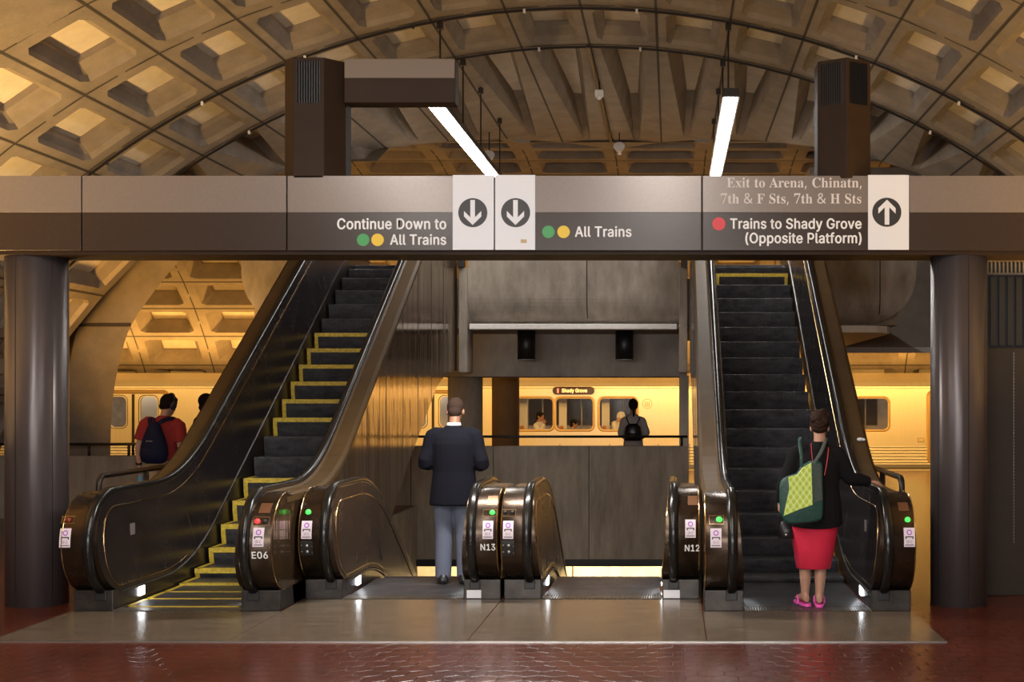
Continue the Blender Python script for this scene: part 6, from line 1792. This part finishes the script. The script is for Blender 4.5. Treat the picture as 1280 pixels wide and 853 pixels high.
for sx, x0, x1 in ((-1, -0.045, -0.115), (1, 0.02, 0.145)):
    mb = MB(); mb.tube([V(lx + x0, ly - 0.20, 1.345), V(lx + (x0 + x1) / 2, ly - 0.155, 1.40), V(lx + x1, ly - 0.06, 1.425), V(lx + x1 * 1.1, ly + 0.10, 1.38), V(lx + x1 * 1.2, ly + 0.15, 1.2)], 0.026, 8, sub=4, flat=0.35, up=(0, 1, 0)); local(mb.build('shoulder_strap', M_NAVY), bp)
mb = MB(); mb.tube([V(lx - 0.04, ly - 0.2, 1.37), V(lx - 0.03, ly - 0.21, 1.42), V(lx + 0.0, ly - 0.21, 1.42), V(lx + 0.01, ly - 0.2, 1.37)], 0.009, 8, sub=3); local(mb.build('carry_loop', M_NAVY), bp)
# blue bottle in his left hand
bt = empty('water_bottle', V(lx, ly, 0) + w_ + V(-0.01, 0.03, -0.30)); tag(bt, 'pale blue drink bottle held low by the person with the navy backpack', 'bottle')
c = V(lx, ly, 0) + w_ + V(0.0, 0.035, -0.24)
mb = MB()
mb.loft([ring(c.x, c.y, c.z + z, r, r, 16) for z, r in ((0.0, 0.03), (0.01, 0.036), (0.10, 0.036), (0.14, 0.030), (0.17, 0.016), (0.185, 0.015))]); local(mb.build('bottle_body', M_BLUE, smooth=True), bt)
mb = MB(); mb.loft([ring(c.x, c.y, c.z + z, r, r, 16) for z, r in ((0.185, 0.018), (0.21, 0.018))]); local(mb.build('cap', M_COLLAR), bt)


def bystander(label, loc, rz, S, skin, hairm, topm, legm, P, hair_kw=None, sleeve_to=1.0, vox=0.009):
    o, hp, Rh, tor = person(label, loc, rz, S, skin, P, vox)
    hair_cap(hp, Rh, S, o, hairm, **(hair_kw or {}))
    zt_ = P['neck'].z; n = P['neck']; h = P['hip']
    L = zt_ - h
    mb = MB()
    mb.loft([ring(n.x * t, n.y * t, h - 0.06 + (L + 0.06) * t, rx * S, ry * S) for t, rx, ry in ((0, .185, .135), (.02, .188, .138), (.3, .17, .125), (.6, .18, .13), (.8, .19, .122), (.9, .165, .10), (.97, .10, .078), (1.02, .066, .062))])
    for q in 'LR': sleeve(mb, P, q, (0.070 * S, 0.062 * S, 0.056 * S, 0.042 * S), sleeve_to)
    mb.build('top', topm, o, remesh=0.012, post_smooth=3)
    mb = MB()
    for q in 'LR':
        hh, k, a = P['leg' + q]
        mb.tube([hh, hh * 0.5 + k * 0.5, k, a * 0.5 + k * 0.5, a], [0.10 * S, 0.09 * S, 0.07 * S, 0.066 * S, 0.058 * S], 14, sub=3)
    mb.blob(P['legL'][0] * 0.5 + P['legR'][0] * 0.5, (0.165 * S, 0.12 * S, 0.10 * S), 0)
    mb.build('trousers', legm, o, remesh=0.012, post_smooth=3)
    for q in 'LR': shoe(o, P['leg' + q][2], 1.08, M_SHOE, P.get('ground', 0.0))
    return o, hp, Rh


def standing(S, **k):
    P = dict(neck=V(0, 0.0, 1.475 * S), hip=0.89 * S, pitch=radians(-6),
             L=(V(-0.18, 0, 1.385) * S, V(-0.235, -0.01, 1.10) * S, V(-0.235, 0.08, 0.86) * S), R=(V(0.18, 0, 1.385) * S, V(0.235, -0.01, 1.10) * S, V(0.235, 0.08, 0.86) * S),
             legL=(V(-0.085, 0, 0.87) * S, V(-0.09, 0.015, 0.48) * S, V(-0.09, -0.01, 0.085)), legR=(V(0.085, 0, 0.87) * S, V(0.09, 0.015, 0.48) * S, V(0.09, -0.01, 0.085)))
    P.update(k); return P


def seated(S, **k):
    P = dict(neck=V(0, 0.0, 1.10), hip=0.56, pitch=radians(-10),
             L=(V(-0.17, 0, 1.02), V(-0.20, 0.04, 0.80), V(-0.12, 0.25, 0.74)), R=(V(0.17, 0, 1.02), V(0.20, 0.04, 0.80), V(0.12, 0.25, 0.74)),
             legL=(V(-0.09, 0.02, 0.585), V(-0.10, 0.36, 0.575), V(-0.10, 0.38, 0.135)), legR=(V(0.09, 0.02, 0.585), V(0.10, 0.36, 0.575), V(0.10, 0.38, 0.135)), ground=0.05)
    P.update(k); return P


# ---- woman with a small backpack at the far parapet
S = 0.93
fx, fy = at(791.5, 0, 21.0).x, 21.0
P = standing(S, pitch=radians(-4), L=(V(-0.15, 0, 1.27), V(-0.215, -0.06, 1.06), V(-0.12, 0.12, 0.98)), R=(V(0.15, 0, 1.27), V(0.225, -0.05, 1.07), V(0.14, 0.12, 0.98)))
o, hp, Rh = bystander('person with dark ponytail, grey top and small black backpack at the far parapet', (fx, fy, 0), radians(6), S, M_SKIN_M, M_HAIR, M_GREYT, M_CARD, P, dict(thick=0.012, low=0.0, extra=[((0, -0.10, 0.13), (0.03, 0.028, 0.09)), ((0, -0.105, 0.03), (0.024, 0.024, 0.08)), ((0.0, -0.05, 0.25), (0.045, 0.045, 0.04))]))
bp = empty('backpack', (fx, fy - 0.18, 0.95)); tag(bp, 'small black backpack on the grey topped person at the far parapet', 'backpack')
mb = MB(); mb.loft([ring(fx, fy - 0.18, z, rx, ry) for z, rx, ry in ((0.945, 0.12, 0.05), (0.96, 0.14, 0.075), (1.08, 0.145, 0.08), (1.18, 0.12, 0.07), (1.225, 0.07, 0.04))]); local(mb.build('pack_body', M_SHOE, smooth=True), bp)
mb = MB(); mb.loft([ring(fx, fy - 0.235, z, rx, ry) for z, rx, ry in ((0.965, 0.08, 0.02), (0.975, 0.095, 0.04), (1.05, 0.095, 0.045), (1.065, 0.08, 0.03))]); local(mb.build('front_pocket', M_SHOE, smooth=True), bp)
for sx in (-1, 1):
    mb = MB(); mb.tube([V(fx + 0.05 * sx, fy - 0.15, 1.20), V(fx + 0.09 * sx, fy - 0.115, 1.27), V(fx + 0.115 * sx, fy - 0.03, 1.335), V(fx + 0.12 * sx, fy + 0.09, 1.27)], 0.016, 8, sub=4, flat=0.4); local(mb.build('shoulder_strap', M_SHOE), bp)

# ---- person mostly hidden behind the left escalator
S = 0.975
bystander('person mostly hidden behind the left escalator, dark hair showing above its handrail', (at(257, 0, 16.4).x, 16.4, 0), radians(-40), S, M_SKIN_L, M_HAIR, M_NAVY, M_NAVY, standing(S), dict(thick=0.014, extra=[((0.05, 0.0, 0.24), (0.04, 0.05, 0.04))]))

# ---- passengers inside the train
zt0 = 0.0
bystander('dark haired passenger in a white shirt at the train window nearest the column', (at(674, 0, 29.55).x, 29.53, 0.0), radians(-110), 0.92, M_SKIN_M, M_HAIR, M_COLLAR, M_NAVY,
          seated(0.92, neck=V(0, 0.0, 1.06), R=(V(0.17, 0, 0.98), V(0.22, 0.14, 0.80), V(0.10, 0.17, 1.02)), handR=(V(-0.2, -0.1, 1), V(-1, 0, 0), 0.5)), dict(thick=0.008))
bystander('pale dressed passenger behind the middle train window under the destination sign', (at(716, 0, 29.55).x, 29.53, 0.0), radians(-80), 0.86, M_SKIN_M, M_HAIR, M_GREYT, M_NAVY, seated(0.86, neck=V(0, 0, 0.90), L=(V(-0.16, 0, 0.85), V(-0.2, 0.05, 0.68), V(-0.1, 0.25, 0.66)), R=(V(0.16, 0, 0.85), V(0.2, 0.05, 0.68), V(0.1, 0.25, 0.66))), dict(thick=0.010))
bystander('white haired passenger in a white shirt leaning over at a train window', (at(769, 0, 29.55).x, 29.53, 0.0), radians(-95), 0.95, M_SKIN_L, M_HAIRW, M_COLLAR, M_GREYT,
          seated(0.95, neck=V(0, 0.06, 1.05), pitch=radians(-30)), dict(thick=0.016, low=0.0))
